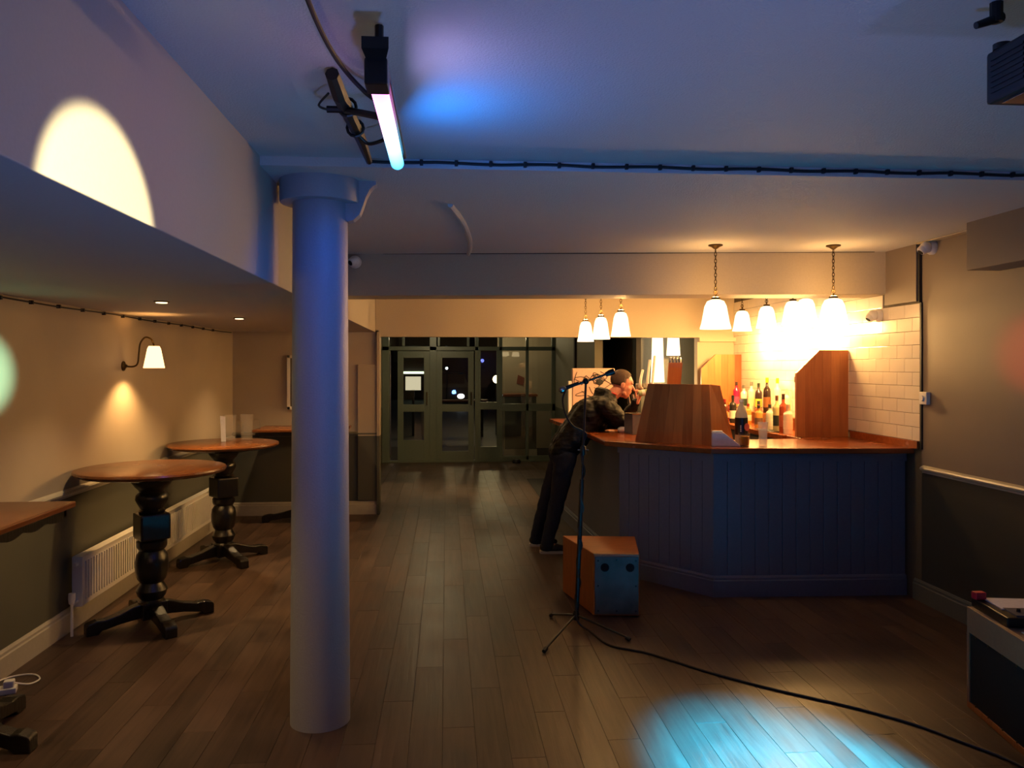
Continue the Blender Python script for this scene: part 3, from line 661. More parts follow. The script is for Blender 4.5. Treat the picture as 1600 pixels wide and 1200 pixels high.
# ------------------------------------------------------------------ pedestal tables
def pedestal(e, H=1.0):
    MB().lathe([(0, .10), (.082, .10), (.084, .15), (.070, .165), (.088, .19), (.098, .225), (.075, .265), (.072, .275), (.090, .30), (.102, .35), (.104, .41), (.096, .455), (.075, .485), (.088, .50), (.094, .515), (.094, .545), (.08, .56), (0, .56)], 28).build('lower_turning', M['oak'], e, True)
    MB().box(-.094, .094, -.094, .094, .56, .73, bev=.012).build('square_block', M['oak'], e)
    MB().lathe([(0, .73), (.075, .73), (.086, .745), (.070, .758), (.088, .79), (.102, .82), (.098, .85), (.078, .872), (.082, .885), (.10, .90), (.125, .935), (.13, H - .04), (0, H - .04)], 28).build('upper_turning', M['oak'], e, True)
    MB().box(-.078, .078, -.078, .078, .045, .15, bev=.006).build('hub', M['oak'], e)
def foot_bm(L=.40):
    pr = [(.05, .055), (.05, .15), (.12, .135), (.5 * L, .105), (.72 * L, .085), (.84 * L, .088), (L - .01, .075), (L, .06), (L, 0), (L - .07, 0), (L - .09, .02), (.5 * L, .042), (.12, .05)]
    return MB().poly([(a, -.038, z) for a, z in pr], (0, .076, 0))
def round_table(loc, rz, label):
    e = thing('poseur_table', label, 'table', loc, rz, 'tall dark pedestal tables')
    MB().lathe([(0, .993), (.44, .993), (.462, 1.003), (.468, 1.015), (.464, 1.027), (.455, 1.03), (0, 1.03)], 32).build('table_top', M['tabletop'], e, True)
    MB().lathe([(0, .955), (.20, .955), (.24, .975), (.40, .985), (.42, .993), (0, .993)], 24).build('apron', M['oak'], e, True)
    pedestal(e)
    for k in range(4):
        f = foot_bm().build('foot', M['oak'], e, bev=.006); f.rotation_euler = (0, 0, k * PI / 2 + .0)
    return e
def oblong_table(loc, rz, hx, hy, label, fl=(.30, .46)):
    e = thing('poseur_table', label, 'table', loc, rz, 'tall dark pedestal tables')
    MB().box(-hx, hx, -hy, hy, 1.0, 1.03, bev=.008).build('table_top', M['tabletop'], e)
    n = 8
    for sx in (-1, 1):
        pts = [(sx * (hx - .03), -hy + .04, 1.0)]
        m = 24
        low = [(sx * (hx - .03), -hy + .04 + (2 * hy - .08) * k / m, .965 - .018 * abs(math.sin(k / m * PI * 4))) for k in range(m + 1)]
        MB().poly([(sx * (hx - .03), -hy + .04, 1.0)] + low + [(sx * (hx - .03), hy - .04, 1.0)], (-sx * .022, 0, 0)).build('apron', M['oak'], e)
    for sy in (-1, 1): MB().box(-hx + .03, hx - .03, sy * (hy - .05) - .011, sy * (hy - .05) + .011, .962, 1.0).build('apron', M['oak'], e)
    MB().box(-.16, .16, -.16, .16, .955, 1.0).build('top_block', M['oak'], e)
    pedestal(e)
    for k in range(4):
        f = foot_bm(fl[k % 2]).build('foot', M['oak'], e, bev=.006); f.rotation_euler = (0, 0, k * PI / 2)
    return e
round_table((-1.945, 5.47, 0), math.radians(36), 'tall round pedestal table nearest the radiator end, second from the camera')
round_table((-1.945, 7.18, 0), math.radians(40), 'tall round pedestal table farther along the left wall, with pitchers on it')
oblong_table((-2.12, 3.70, 0), 0, .285, .44, 'tall oblong table cut off by the left edge of the picture')
oblong_table((-1.56, 8.90, 0), 0, .48, .32, 'tall oblong table against the end wall, half hidden by the column', (.44, .34))
for x, y, lb in ((-1.93, 7.32, 'glass pitcher on the far round table, left one of the pair'), (-1.80, 7.40, 'glass pitcher on the far round table, right one of the pair')):
    e = thing('glass_pitcher', lb, 'pitcher', (x, y, 1.03), 0, 'pitchers on the far round table')
    MB().lathe([(0, 0), (.050, 0), (.052, .02), (.056, .21), (.062, .235), (.059, .235), (.052, .20), (.047, .014), (0, .014)], 20).build('body', M['pitcher'], e, True)
    MB().tube(bez([(.055, 0, .19), (.105, 0, .18), (.11, 0, .10), (.052, 0, .05)]), .007, 8).build('handle', M['clear'], e, True)
tag(MB().poly([(-1.985, 7.25, 1.032), (-1.945, 7.25, 1.032), (-1.95, 7.25, 1.255), (-1.995, 7.25, 1.26)], (0, .003, 0)).build('paper_menu', M['paper']), 'white paper slip standing against the left pitcher', 'paper')

# ------------------------------------------------------------------ left wall fittings
rd = thing('radiator', 'long low white panel radiator on the left wall under the dado rail', 'radiator', (XL, 5.31, 0))
LR = 2.95
MB().box(.045, .062, 0, LR, .17, .47, bev=.004).build('back_panel', M['white'], rd)
MB().box(.085, .10, 0, LR, .165, .475, bev=.005).build('front_panel', M['white'], rd)
fp = MB()
k = 0; y = .05
while y < LR - .05: fp.box(.100, .107, y, y + .018, .20, .445); y += .04
o = fp.build('ribs', M['white'], rd); o['kind'] = 'stuff'
MB().box(.04, .105, 0, LR, .475, .483).build('top_grille', M['white'], rd)
for yy in (0, LR - .01): MB().box(.04, .106, yy - .004, yy + .012, .165, .48, bev=.004).build('end_cap', M['white'], rd)
for yy, s_ in ((-.07, -1), (LR + .07, 1)):
    MB().tube([(.07, yy, 0), (.07, yy, .20)], .009, 8).build('pipe', M['white'], rd, True)
    MB().tube([(.07, yy, .20), (.07, yy - s_ * .07, .20)], .012, 8).build('elbow', M['white'], rd, True)
    MB().lathe([(0, 0), (.018, 0), (.022, .03), (.02, .065), (0, .07)], 14, (.07, yy, .205)).build('valve', M['plastic_w'], rd, True)
MB().tube([(.07, -.035, .44), (.07, 0, .44)], .013, 10).build('bleed_valve', M['white'], rd, True)
# wall lamp
def wall_lamp(loc, label):
    e = thing('wall_lamp', label, 'wall lamp', loc)
    MB().lathe([(0, 0), (.038, 0), (.036, .008), (.016, .016), (.010, .03), (0, .03)], 18, (0, 0, 0), Euler((0, PI / 2, 0))).build('back_plate', M['brass'], e, True)
    MB().tube(bez([(.01, 0, 0), (.07, 0, -.004), (.105, 0, .02), (.115, 0, .10), (.125, 0, .17), (.16, 0, .215), (.205, 0, .20), (.225, 0, .15)]), .0065, 8).build('arm', M['brass'], e, True)
    MB().lathe([(.038, 0), (.048, -.02), (.076, -.165), (.072, -.165), (.044, -.02), (.03, -.003)], 28, (.225, 0, .15)).build('lamp_shade', M['shade_dim'], e, True)
    MB().ball((.225, 0, .06), .025, 10).build('bulb', M['shade_dim'], e, True)
    return e
wl = wall_lamp((XL, 6.22, 1.70), 'brass swan-neck wall lamp with a small white shade on the left wall')
light('wall_lamp_glow', 'SPOT', (XL + .225, 6.22, 1.72), 50, (1, .56, .20), (XL + .12, 6.22, 0), .03, spot=125, blend=.7)
light('wall_lamp_up', 'SPOT', (XL + .225, 6.22, 1.87), 6, (1, .46, .12), (XL + .1, 6.22, 3), .03, spot=120, blend=.7)
for (x, y, e_), lb in zip(((-1.71, 4.97, 70), (-1.67, 6.62, 85)), ('small recessed downlight nearest the camera in the lower ceiling', 'small recessed downlight farther along the lower ceiling')):
    d = thing('downlight', lb, 'downlight', (x, y, ZS), 0, 'recessed downlights in the lower ceiling')
    MB().lathe([(.030, 0), (.045, 0), (.045, -.006), (.033, -.008), (.030, 0)], 20).build('trim_ring', M['brass'], d, True)
    MB().lathe([(0, -.001), (.034, -.001), (.032, -.011), (0, -.013)], 16).build('lens', emit('downlight_lens', (1, .72, .36), 6.0), d, True)
    light('downlight_glow', 'SPOT', (x, y, ZS - .03), e_, (1, .64, .28), (x, y, 0), .03, spot=100, blend=.9)
light('downlight_glow', 'SPOT', (-1.68, 8.3, ZS - .02), 80, (1, .64, .30), (-1.68, 8.3, 0), .03, spot=110, blend=.9)
light('downlight_glow', 'SPOT', (-1.71, 3.2, ZS - .02), 50, (1, .64, .30), (-1.71, 3.2, 0), .03, spot=110, blend=.9)
# framed picture, cable, lamp flex
pf = thing('picture_frame', 'white framed dark picture on the end wall, partly behind the column', 'picture', (-1.50, 9.285, 1.205))
for a in ((-.31, -.275, 0, .62), (.275, .31, 0, .62), (-.31, .31, 0, .035), (-.31, .31, .585, .62)):
    MB().box(a[0], a[1], -.02, .01, a[2], a[3], bev=.003).build('frame_bar', M['white'], pf)
MB().box(-.275, .275, -.008, .008, .035, .585).build('picture', mat('dull_print', rgb('5c564c'), .4), pf)
cb1 = thing('alcove_cable', 'thin black cable clipped along the top of the left wall', 'cable', (0, 0, 0))
MB().tube([(XL + .012, 1.2 + i * .8, ZS - .014 - .008 * (i % 2)) for i in range(11)], .005, 6).build('cord', M['rubber'], cb1)
for i in range(14): MB().box(XL, XL + .022, 4.2 + i * .33, 4.215 + i * .33, ZS - .03, ZS - .008).build('clip', M['rubber'], cb1)
# plugs and white flex bottom left
sk = thing('extension_socket', 'white extension socket with a white flex at the lower left', 'socket', (-2.285, 4.36, 0), math.radians(20))
MB().box(-.13, .05, -.035, .035, 0, .03, bev=.006).build('body', M['plastic_w'], sk)
MB().box(-.01, .04, -.025, .025, .03, .065, bev=.008).build('plug', M['plastic_w'], sk)
MB().tube(bez([(.03, .0, .05), (.10, .03, .02), (.14, .12, .008), (.10, .21, .008), (.0, .22, .008), (-.10, .14, .006), (-.2, .05, .006)]), .0045, 6).build('flex', M['plastic_w'], sk, True)

# ------------------------------------------------------------------ cameras, thermostat
def cctv(loc, rot, label):
    e = thing('security_camera', label, 'security camera', loc, 0, 'white turret security cameras'); e.rotation_euler = rot
    MB().lathe([(0, 0), (.050, 0), (.050, .022), (.042, .035), (0, .035)], 24).build('base', M['plastic_w'], e, True)
    MB().ball((0, 0, .055), .042, 18).build('turret', M['plastic_w'], e, True)
    MB().lathe([(0, .0), (.030, .0), (.033, .034), (.026, .044), (0, .044)], 20, (0, 0, .068), Euler((math.radians(50), 0, 0))).build('lens_hood', M['plastic_w'], e, True)
    MB().lathe([(0, .0), (.021, .0), (.018, .004), (0, .004)], 20, Vector((0, 0, .068)) + Euler((math.radians(50), 0, 0)).to_matrix() @ Vector((0, 0, .044)), Euler((math.radians(50), 0, 0))).build('lens', M['hole'], e, True)
    return e
def face(nx, ny, roll=0): return (Matrix.Rotation(math.atan2(ny, nx), 3, 'Z') @ Matrix.Rotation(PI / 2, 3, 'Y') @ Matrix.Rotation(roll, 3, 'Z')).to_euler()
cctv((-.72, 6.395, 2.52), face(0, -1, 0.6), 'white round security camera on the beam beside the column')
cctv((XR, 5.38, 2.535), face(-1, 0, 1.57), 'white security camera high on the right wall')
cctv((XR - .012, 6.06, 2.10), face(-1, 0, 1.57), 'white security camera on the white tiles')
tm = thing('thermostat', 'small white switch box at the edge of the tiles', 'switch', (XR, 5.46, 1.47))
MB().box(-.03, 0, -.045, .045, -.045, .045, bev=.006).build('body', M['plastic_w'], tm)
MB().lathe([(0, 0), (.022, 0), (.020, .012), (0, .012)], 18, (-.03, 0, 0), Euler((0, -PI / 2, 0))).build('dial', M['plastic_w'], tm, True)

# ------------------------------------------------------------------ LED batten and ceiling cables
def gradient_emit(name, stops, st):
    N = NT(name); tc = N.n('ShaderNodeTexCoord'); sp = N.n('ShaderNodeSeparateXYZ'); N.l(tc.outputs['Object'], sp.inputs[0])
    mr = N.n('ShaderNodeMapRange'); mr.inputs[1].default_value = 0; mr.inputs[2].default_value = .82; N.l(sp.outputs[1], mr.inputs[0])
    cr = N.n('ShaderNodeValToRGB'); N.l(mr.outputs[0], cr.inputs[0])
    cr.color_ramp.elements[0].position = 0; cr.color_ramp.elements[0].color = (*stops[0][1], 1)
    cr.color_ramp.elements[1].position = 1; cr.color_ramp.elements[1].color = (*stops[-1][1], 1)
    for p, c in stops[1:-1]: k = cr.color_ramp.elements.new(p); k.color = (*c, 1)
    e = N.n('ShaderNodeEmission'); e.inputs[1].default_value = st; N.l(cr.outputs[0], e.inputs[0]); N.l(e.outputs[0], N.out.inputs[0]); return N.m
led = thing('led_batten', 'lit stage batten glowing pink at one end and cyan at the other', 'stage light', (-.182, 2.165, 2.45))
MB().tube([(0, 0, 0), (0, .82, 0)], .024, 16).build('light_tube', gradient_emit('led_tube', [(0, (1, .22, .75)), (.45, (1, .42, .95)), (.62, (.35, .7, 1)), (1, (.05, .5, 1))], 4.2), led, True)
MB().box(-.030, .030, -.085, 0, -.024, .045, bev=.006).build('end_housing', M['blackm'], led)
MB().poly([(-.032, -.13, .05), (.036, -.13, .05), (.022, -.075, .03), (-.02, -.075, .03)], (0, 0, .03)).build('end_bracket', M['blackm'], led)
MB().box(-.03, .03, 0, .86, .026, .045, bev=.004).build('back_channel', M['blackm'], led)
MB().tube([(0, .02, .04), (0, .02, .17)], .012, 8).build('hanger', M['blackm'], led)
MB().tube([(0, .78, .04), (0, .78, .15)], .010, 8).build('hanger', M['blackm'], led)
light('led_cyan', 'AREA', (-.11, 2.80, 2.41), 3.4, (.0, .22, 1), (1.1, 3.15, 2.60), .3, .04)
light('led_lilac', 'AREA', (-.11, 2.40, 2.44), 1.0, (.42, .42, 1), (1.4, 2.5, 2.60), .3, .04)
light('led_blue_down', 'SPOT', (-.16, 3.02, 2.42), 12, (.0, .13, 1), (-.605, 3.9, 1.75), .02, spot=80, blend=.8)
br = thing('ceiling_bracket', 'black metal fixing bar with clamps on the ceiling left of the batten', 'bracket', (0, 0, 0))
MB().tube([(-.352, 2.50, 2.60), (-.345, 2.62, 2.575), (-.330, 3.10, 2.575), (-.335, 3.50, 2.585)], [.022, .026, .022, .014], 8).build('bar', M['blackm'], br)
MB().tube([(-.40, 2.72, 2.56), (-.34, 2.72, 2.56), (-.20, 2.60, 2.50)], .012, 8).build('clamp', M['blackm'], br)
MB().tube(bez([(-.33, 3.0, 2.56), (-.29, 3.02, 2.53), (-.22, 2.95, 2.53)]), .007, 8).build('hook', M['blackm'], br)
for yy in (2.74, 2.98): MB().tube([(-.335 + .03 * math.cos(t), yy, 2.575 + .03 * math.sin(t)) for t in [k * PI / 6 for k in range(13)]], .006, 6).build('strap', M['blackm'], br)
MB().tube(bez([(-.38, 2.62, 2.58), (-.42, 2.68, 2.56), (-.40, 2.76, 2.57)]), .004, 6).build('wire', M['rubber'], br)
c2 = thing('ceiling_cable', 'black cable clipped across the ceiling to the stage batten', 'cable', (0, 0, 0))
MB().tube(bez([(-.34, 1.85, 2.612), (-.345, 2.06, 2.612), (-.335, 2.30, 2.61), (-.31, 2.46, 2.60), (-.25, 2.52, 2.55), (-.19, 2.48, 2.50)]), .007, 8).build('supply_cord', M['rubber'], c2, True)
pts = [(-.33, 3.56, 2.60), (-.25, 3.588, 2.605)]
for i in range(36): pts.append((-.15 + i * .1, 3.592 - .002 * (i % 2), 2.607 + .003 * math.sin(i * 1.3)))
MB().tube(bez(pts, 3), .007, 6).build('long_cord', M['rubber'], c2, True)
for i in range(22): MB().box(-.12 + i * .155, -.105 + i * .155, 3.58, 3.602, 2.596, 2.62, bev=.003).build('clip', M['rubber'], c2)
tag(MB().tube(bez([(.02, 4.38, ZC - .004), (.10, 4.9, ZC - .004), (.155, 5.5, ZC - .004), (.175, 6.0, ZC - .004), (.17, 6.28, ZC - .004)]), .016, 8).build('cable_trunking', M['ceil'], None, True), 'pale raised cable cover running along the ceiling beyond the column', 'cable cover')
# projector upper right
pj_ = thing('projector', 'black projector hanging from the ceiling at the upper right edge', 'projector', (1.31, 1.85, 2.335))
MB().box(0, .42, -.32, 0, 0, .125, bev=.008).build('body', mat('projector_black', rgb('15171c'), .5), pj_)
for q in range(7): MB().box(-.003, .003, -.13, -.02, .022 + q * .013, .028 + q * .013).build('vent_slat', M['blackm'], pj_)
MB().lathe([(0, 0), (.02, 0), (.02, .014), (0, .014)], 14, (.02, -.03, .125)).build('knob', M['blackm'], pj_, True)
MB().tube([(.2, -.16, .125), (.2, -.16, .29)], .018, 12).build('mount_pole', M['blackm'], pj_, True)
MB().box(.02, .30, -.25, -.03, -.004, .0, bev=.001).build('base_plate', M['steel'], pj_)
ck = thing('ceiling_mount', 'black mount arm with a knob above the projector', 'mount', (1.36, 1.93, ZN))
MB().tube([(.035, 0, 0), (.035, 0, -.05)], .016, 10).build('arm', M['blackm'], ck)
MB().tube([(.05, 0, -.035), (-.02, 0, -.06)], [.013, .009], 10).build('knob', M['blackm'], ck, True)

# ------------------------------------------------------------------ wooden stage box, microphone stand, floor cable
wx = thing('wooden_speaker_box', 'orange wooden wedge box with a grey screwed plate and two round holes', 'speaker', (0, 0, 0))
q4 = [(1.0, 5.372), (1.302, 5.335), (1.43, 5.66), (1.38, 5.93), (.870, 5.969)]
q5 = [(.995, 5.372), (1.302, 5.335), (1.405, 5.90), (.870, 5.969)]
MB().prism(q5, .006, .425).build('cabinet', M['cab'], wx, bev=.006)
d = (Vector((1.302, 5.335, 0)) - Vector((.995, 5.372, 0))); L = d.length; ang = math.atan2(d.y, d.x)
pl = MB().box(.008, L - .006, -.010, .0, .016, .408, bev=.002).build('front_plate', M['plate'], wx); pl.location = (.995, 5.372, 0); pl.rotation_euler = (0, 0, ang)
for x in (.075, .245):
    o = MB().lathe([(0, 0), (.029, 0), (.029, .004), (0, .004)], 24, (x, -.008, .335), Euler((PI / 2, 0, 0))).build('port_hole', M['hole'], pl, True)
for x, z in ((.03, .38), (.155, .385), (.285, .38), (.03, .21), (.285, .21), (.03, .04), (.155, .04), (.285, .04)):
    MB().lathe([(0, 0), (.0075, 0), (.005, .003), (0, .003)], 10, (x, -.0095, z), Euler((PI / 2, 0, 0))).build('screw', M['blackm'], pl)
for x, y in ((1.02, 5.40), (1.27, 5.38), (.91, 5.93), (1.37, 5.87)): MB().lathe([(0, 0), (.012, 0), (.012, .007), (0, .007)], 10, (x, y, 0)).build('rubber_foot', M['rubber'], wx)
ms = thing('microphone_stand', 'black microphone stand with boom and cable wound round the pole', 'microphone stand', (.835, 5.13, 0))
top = Vector((.075, .06, 1.60))
MB().tube([(0, 0, .08), top * .52], .0105, 10).build('lower_pole', M['blackm'], ms, True)
MB().tube([top * .5, top], .008, 10).build('upper_pole', M['blackm'], ms, True)
MB().lathe([(0, 0), (.016, 0), (.019, .02), (.019, .05), (.012, .06), (0, .06)], 14, top * .70).build('clutch', M['blackm'], ms, True)
MB().tube([top * .70 + Vector((-.035, 0, .03)), top * .70 + Vector((.035, 0, .03))], .006, 6).build('clutch_screw', M['steel'], ms)
MB().lathe([(0, .05), (.022, .06), (.024, .09), (.016, .12), (0, .12)], 14).build('hub', M['blackm'], ms, True)
for tx, ty in ((.572 - .835, 4.70 - 5.13), (1.128 - .835, 4.86 - 5.13), (.700 - .835, 5.28 - 5.13 + .1)):
    lg = MB().tube([(0, 0, .09), (tx * .95, ty * .95, .022)], .007, 8).build('leg', M['blackm'], ms, True)
    MB().tube([(tx * .93, ty * .93, .020), (tx, ty, .012)], [.013, .012], 8).build('foot_cap', M['rubber'], lg, True)
MB().tube([top + Vector((-.10, 0, -.035)), top + Vector((.16, 0, .055))], .007, 8).build('boom', M['blackm'], ms, True)
MB().ball(top, .021, 12).build('boom_joint', M['blackm'], ms, True)
MB().lathe([(0, 0), (.013, 0), (.020, .03), (.020, .06), (0, .062)], 14, top + Vector((.13, 0, .045)), Euler((0, math.radians(70), 0))).build('counterweight', M['blackm'], ms, True)
mc = thing('microphone', 'black microphone held at the left end of the boom', 'microphone', tuple(Vector((.835, 5.13, 0)) + top + Vector((-.05, -.01, -.01))))
mr_ = Euler((0, math.radians(-112), 0))
MB().lathe([(0, 0), (.010, 0), (.014, .09), (.0, .092)], 14, (0, 0, 0), mr_).build('handle', M['rubber'], mc, True)
MB().lathe([(0, 0), (.014, 0), (.023, .015), (.024, .03), (.018, .045), (0, .052)], 16, mr_.to_matrix() @ Vector((0, 0, .09)), mr_).build('grille', M['steel'], mc, True)
mcb = thing('microphone_cable', 'black cable wound down the microphone stand and snaking over the floor to the right', 'cable', (0, 0, 0))
B = Vector((.835, 5.13, 0)); T_ = B + top
pts = [T_ + Vector((-.13, 0, -.05)), T_ + Vector((-.155, -.01, -.12)), T_ + Vector((-.135, -.02, -.22)), T_ + Vector((-.09, -.02, -.29)), B + top * .80 + Vector((-.014, 0, 0))]
for i in range(15):
    t = .78 - i * .05; a = i * 2.1
    pts.append(B + top * t + Vector((.016 * math.cos(a), .016 * math.sin(a), 0)))
pts += [B + Vector((.01, -.035, .05)), B + Vector((.08, -.10, .008)), (.98, 4.80, .006), (1.10, 4.70, .006), (1.20, 4.62, .006), (1.45, 4.32, .006), (1.72, 4.06, .006), (2.0, 3.83, .006), (2.2, 3.62, .006), (2.32, 3.42, .006), (2.42, 3.22, .006), (2.46, 2.9, .006)]
MB().tube(bez(pts, 8), .0065, 7).build('cord', M['rubber'], mcb, True)
MB().tube([B + top * .06, B + top * .60], .015, 9).build('wound_cable', M['rubber'], mcb, True)

# ------------------------------------------------------------------ amplifier cabinet at the right edge, with laptop and papers
am = thing('amplifier_cabinet', 'brown and black amplifier cabinet at the lower right edge', 'amplifier', (2.50, 3.25, 0), math.radians(-9.5))
H_ = .50
MB().box(.012, .42, 0, .56, .0, H_, bev=.006).build('cabinet', mat('brown_vinyl', rgb('7b5f4b'), .6, bump=.3, scale=200, dist=.002), am)
MB().box(0, .012, .0, .56, .0, .030, bev=.003).build('bottom_rail', M['cab'], am)
MB().box(0, .012, .0, .56, .375, H_, bev=.003).build('top_rail', mat('brown_rail', rgb('8a6b52'), .5), am)
for y0, y1 in ((0, .03), (.535, .56)): MB().box(0, .012, y0, y1, .030, .375).build('side_rail', mat('brown_rail2', rgb('8a6b52'), .5), am)
MB().box(.006, .012, .03, .535, .030, .375).build('grille_panel', M['hole'], am)
for z in (.372, .035):
    for y in (.10, .22, .35, .47): MB().lathe([(0, 0), (.006, 0), (.004, .003), (0, .003)], 8, (0, y, z), Euler((0, -PI / 2, 0))).build('screw', M['brass'], am)
lp = thing('mixer_tray', 'black tray mixer lying on the amplifier cabinet', 'mixer', (2.50 + .03, 3.25 + .04, H_ + .001), math.radians(-9.5))
MB().poly([(0, .18, 0), (.36, .18, 0), (.36, .52, 0), (0, .52, 0)], (0, 0, .045)).build('body', M['blackm'], lp, bev=.006)
MB().box(.05, .33, .20, .32, .045, .052).build('control_strip', mat('grey_strip', rgb('4d5160'), .4), lp)
for i in range(6): MB().lathe([(0, 0), (.010, 0), (.008, .014), (0, .014)], 10, (.09 + i * .042, .26, .052)).build('knob', M['rubber'], lp, True)
tag(MB().box(2.63, 2.90, 3.56, 3.74, H_ + .047, H_ + .052, Euler((0, 0, math.radians(-9.5)))).build('paper_sheet', M['paper']), 'white paper sheet lying on the black mixer', 'paper')
tag(MB().box(2.56, 2.86, 3.26, 3.37, H_ + .002, H_ + .006, Euler((0, 0, math.radians(-9.5)))).build('paper_sheet', mat('pale_cyan_paper', rgb('c4dcdc'), .6)), 'pale sheet on the bare front of the amplifier cabinet', 'paper')
tag(MB().box(2.595, 2.65, 3.735, 3.775, H_ + .048, H_ + .085, bev=.006).build('red_lighter', M['red']), 'small red object at the far corner of the black mixer', 'lighter')

# ------------------------------------------------------------------ the man leaning on the bar
def remesh(mb, name, m, parent, vox, smooth=6, wrinkle=0):
    o = mb.build(name, m, parent)
    r = o.modifiers.new('r', 'REMESH'); r.mode = 'VOXEL'; r.voxel_size = vox; r.use_smooth_shade = True
    s = o.modifiers.new('s', 'SMOOTH'); s.factor = .5; s.iterations = smooth
    if wrinkle:
        t = bpy.data.textures.new('folds', 'CLOUDS'); t.noise_scale = .075
        dmd = o.modifiers.new('d', 'DISPLACE'); dmd.texture = t; dmd.strength = wrinkle; dmd.mid_level = .5
    dg = bpy.context.evaluated_depsgraph_get(); me = bpy.data.meshes.new_from_object(o.evaluated_get(dg))
    o.modifiers.clear(); old = o.data; o.data = me; bpy.data.meshes.remove(old)
    if not me.materials: me.materials.append(m)
    return o
P0 = Vector((.93, 7.35, 0))
man = thing('person', 'man in a black hooded jacket and dark jeans leaning over the bar on his elbows', 'person', tuple(P0))
# joints, in metres from his feet (x = towards the bar, y = away from the camera)
hip = Vector((.165, 0, .93)); chest = Vector((.40, 0, 1.25)); neck = Vector((.575, 0, 1.405)); head = Vector((.70, -.01, 1.525))
hN, hF = hip + Vector((0, -.09, -.02)), hip + Vector((0, .09, -.02))
kN, kF = Vector((.085, -.10, .50)), Vector((.02, .12, .50))
aN, aF = Vector((-.02, -.12, .09)), Vector((-.085, .18, .09))
sN, sF = Vector((.50, -.185, 1.33)), Vector((.53, .17, 1.34))
eN, eF = Vector((.665, -.20, 1.165)), Vector((.74, .16, 1.16))
wN, wF = Vector((.565, .01, 1.145)), Vector((.845, .02, 1.36))
def hand(mb, w, d, up, s=1, curl=.6, thumb=1):
    """palm, four unequal bent fingers and a thumb from the wrist w along d"""
    d = d.normalized(); up = up.normalized(); side = d.cross(up).normalized()
    for k in (-1, 0, 1): mb.cap(w + side * .018 * k * s, w + d * .075 * s + side * .024 * k * s, .017 * s, .014 * s, 10)
    for k, Lf in enumerate((.070, .080, .075, .058)):
        b = w + d * .078 * s + side * (.031 - .021 * k) * s
        d1 = (d * math.cos(curl * .5) - up * math.sin(curl * .5)); d2 = (d * math.cos(curl * 1.4) - up * math.sin(curl * 1.4)); d3 = (d * math.cos(curl * 2.2) - up * math.sin(curl * 2.2))
        p1 = b + d1 * Lf * .45 * s; p2 = p1 + d2 * Lf * .32 * s; p3 = p2 + d3 * Lf * .25 * s
        mb.cap(b, p1, .0095 * s, .009 * s, 8); mb.cap(p1, p2, .009 * s, .0085 * s, 8); mb.cap(p2, p3, .0085 * s, .007 * s, 8)
    t0 = w + d * .022 * s + side * .026 * thumb * s; t1 = t0 + (d * .6 + side * .7 * thumb - up * .3).normalized() * .045 * s; t2 = t1 + (d * .9 - up * .5).normalized() * .032 * s
    mb.cap(t0, t1, .0125 * s, .011 * s, 8); mb.cap(t1, t2, .011 * s, .009 * s, 8)
body = MB()
hr = Euler((0, math.radians(14), 0))
def hp(x, y, z): return head + hr.to_matrix() @ Vector((x, y, z))
body.ball(hp(-.012, 0, .035), (.098, .077, .092), 20, hr); body.ball(hp(.018, 0, -.02), (.078, .066, .095), 18, hr)
body.ball(hp(.045, 0, -.078), (.042, .042, .034), 14, hr); body.ball(hp(.058, 0, .045), (.036, .052, .032), 12, hr)
body.cap(hp(.088, 0, .020), hp(.118, 0, -.020), .009, .013, 10); body.ball(hp(.082, 0, .034), (.016, .044, .012), 10, hr); body.cap(hp(.02, .045, -.07), hp(.055, 0, -.095), .022, .024, 10); body.cap(hp(.02, -.045, -.07), hp(.055, 0, -.095), .022, .024, 10); body.ball(hp(.085, 0, -.045), (.016, .026, .009), 10, hr); body.ball(hp(.082, 0, -.062), (.016, .024, .009), 10, hr)
for s_ in (-1, 1):
    body.ball(hp(-.012, s_ * .077, -.002), (.020, .009, .032), 12, hr); body.ball(hp(-.004, s_ * .080, -.022), (.010, .008, .012), 8, hr)
    body.ball(hp(.050, s_ * .045, -.022), (.028, .020, .024), 10, hr)
body.cap(neck, hp(-.02, 0, -.05), .062, .058, 14)
body.cap(hip, chest, .10, .12, 14); body.cap(chest, neck, .11, .06, 14)
for a, b, c_ in ((hN, kN, aN), (hF, kF, aF)): body.cap(hip, a, .09, .07); body.cap(a, b, .07, .048); body.cap(b, c_, .045, .032); body.cap(c_, c_ + Vector((.10, 0, -.05)), .03, .025)
for a, b, c_ in ((sN, eN, wN), (sF, eF, wF)): body.cap(chest + Vector((.08, 0, .05)), a, .08, .05); body.cap(a, b, .045, .036); body.cap(b, c_, .035, .024)
hand(body, wN, Vector((-.45, .75, -.06)), Vector((0, 0, 1)), 1, .75, 1)
hand(body, wF, Vector((.28, -.10, .75)), Vector((1, 0, -.2)), 1, 1.0, 1)
for v in body.b.verts: pass
remesh(body, 'body', M['skin'], man, .0045, 2)
for s_ in (-1, 1):
    ey = MB(); ey.ball(hp(.079, s_ * .030, .012), (.009, .012, .009), 12, hr); o = ey.build('eye', M['white'], man, True)
    MB().ball(hp(.086, s_ * .031, .011), .0042, 8).build('iris', M['hole'], o, True)
    MB().cap(hp(.088, s_ * .018, .030), hp(.078, s_ * .052, .032), .004, .003, 8).build('eyebrow', M['hair'], man, True)
hm = MB(); hm.ball(hp(-.020, 0, .046), (.099, .080, .091), 24, hr)
cut = [v for v in hm.b.verts if (hr.to_matrix().inverted() @ (v.co - head)).dot(Vector((1, 0, -.50))) > .006 or ((hr.to_matrix().inverted() @ (v.co - head)).z < -.022)]
bmesh.ops.delete(hm.b, geom=cut, context='VERTS')
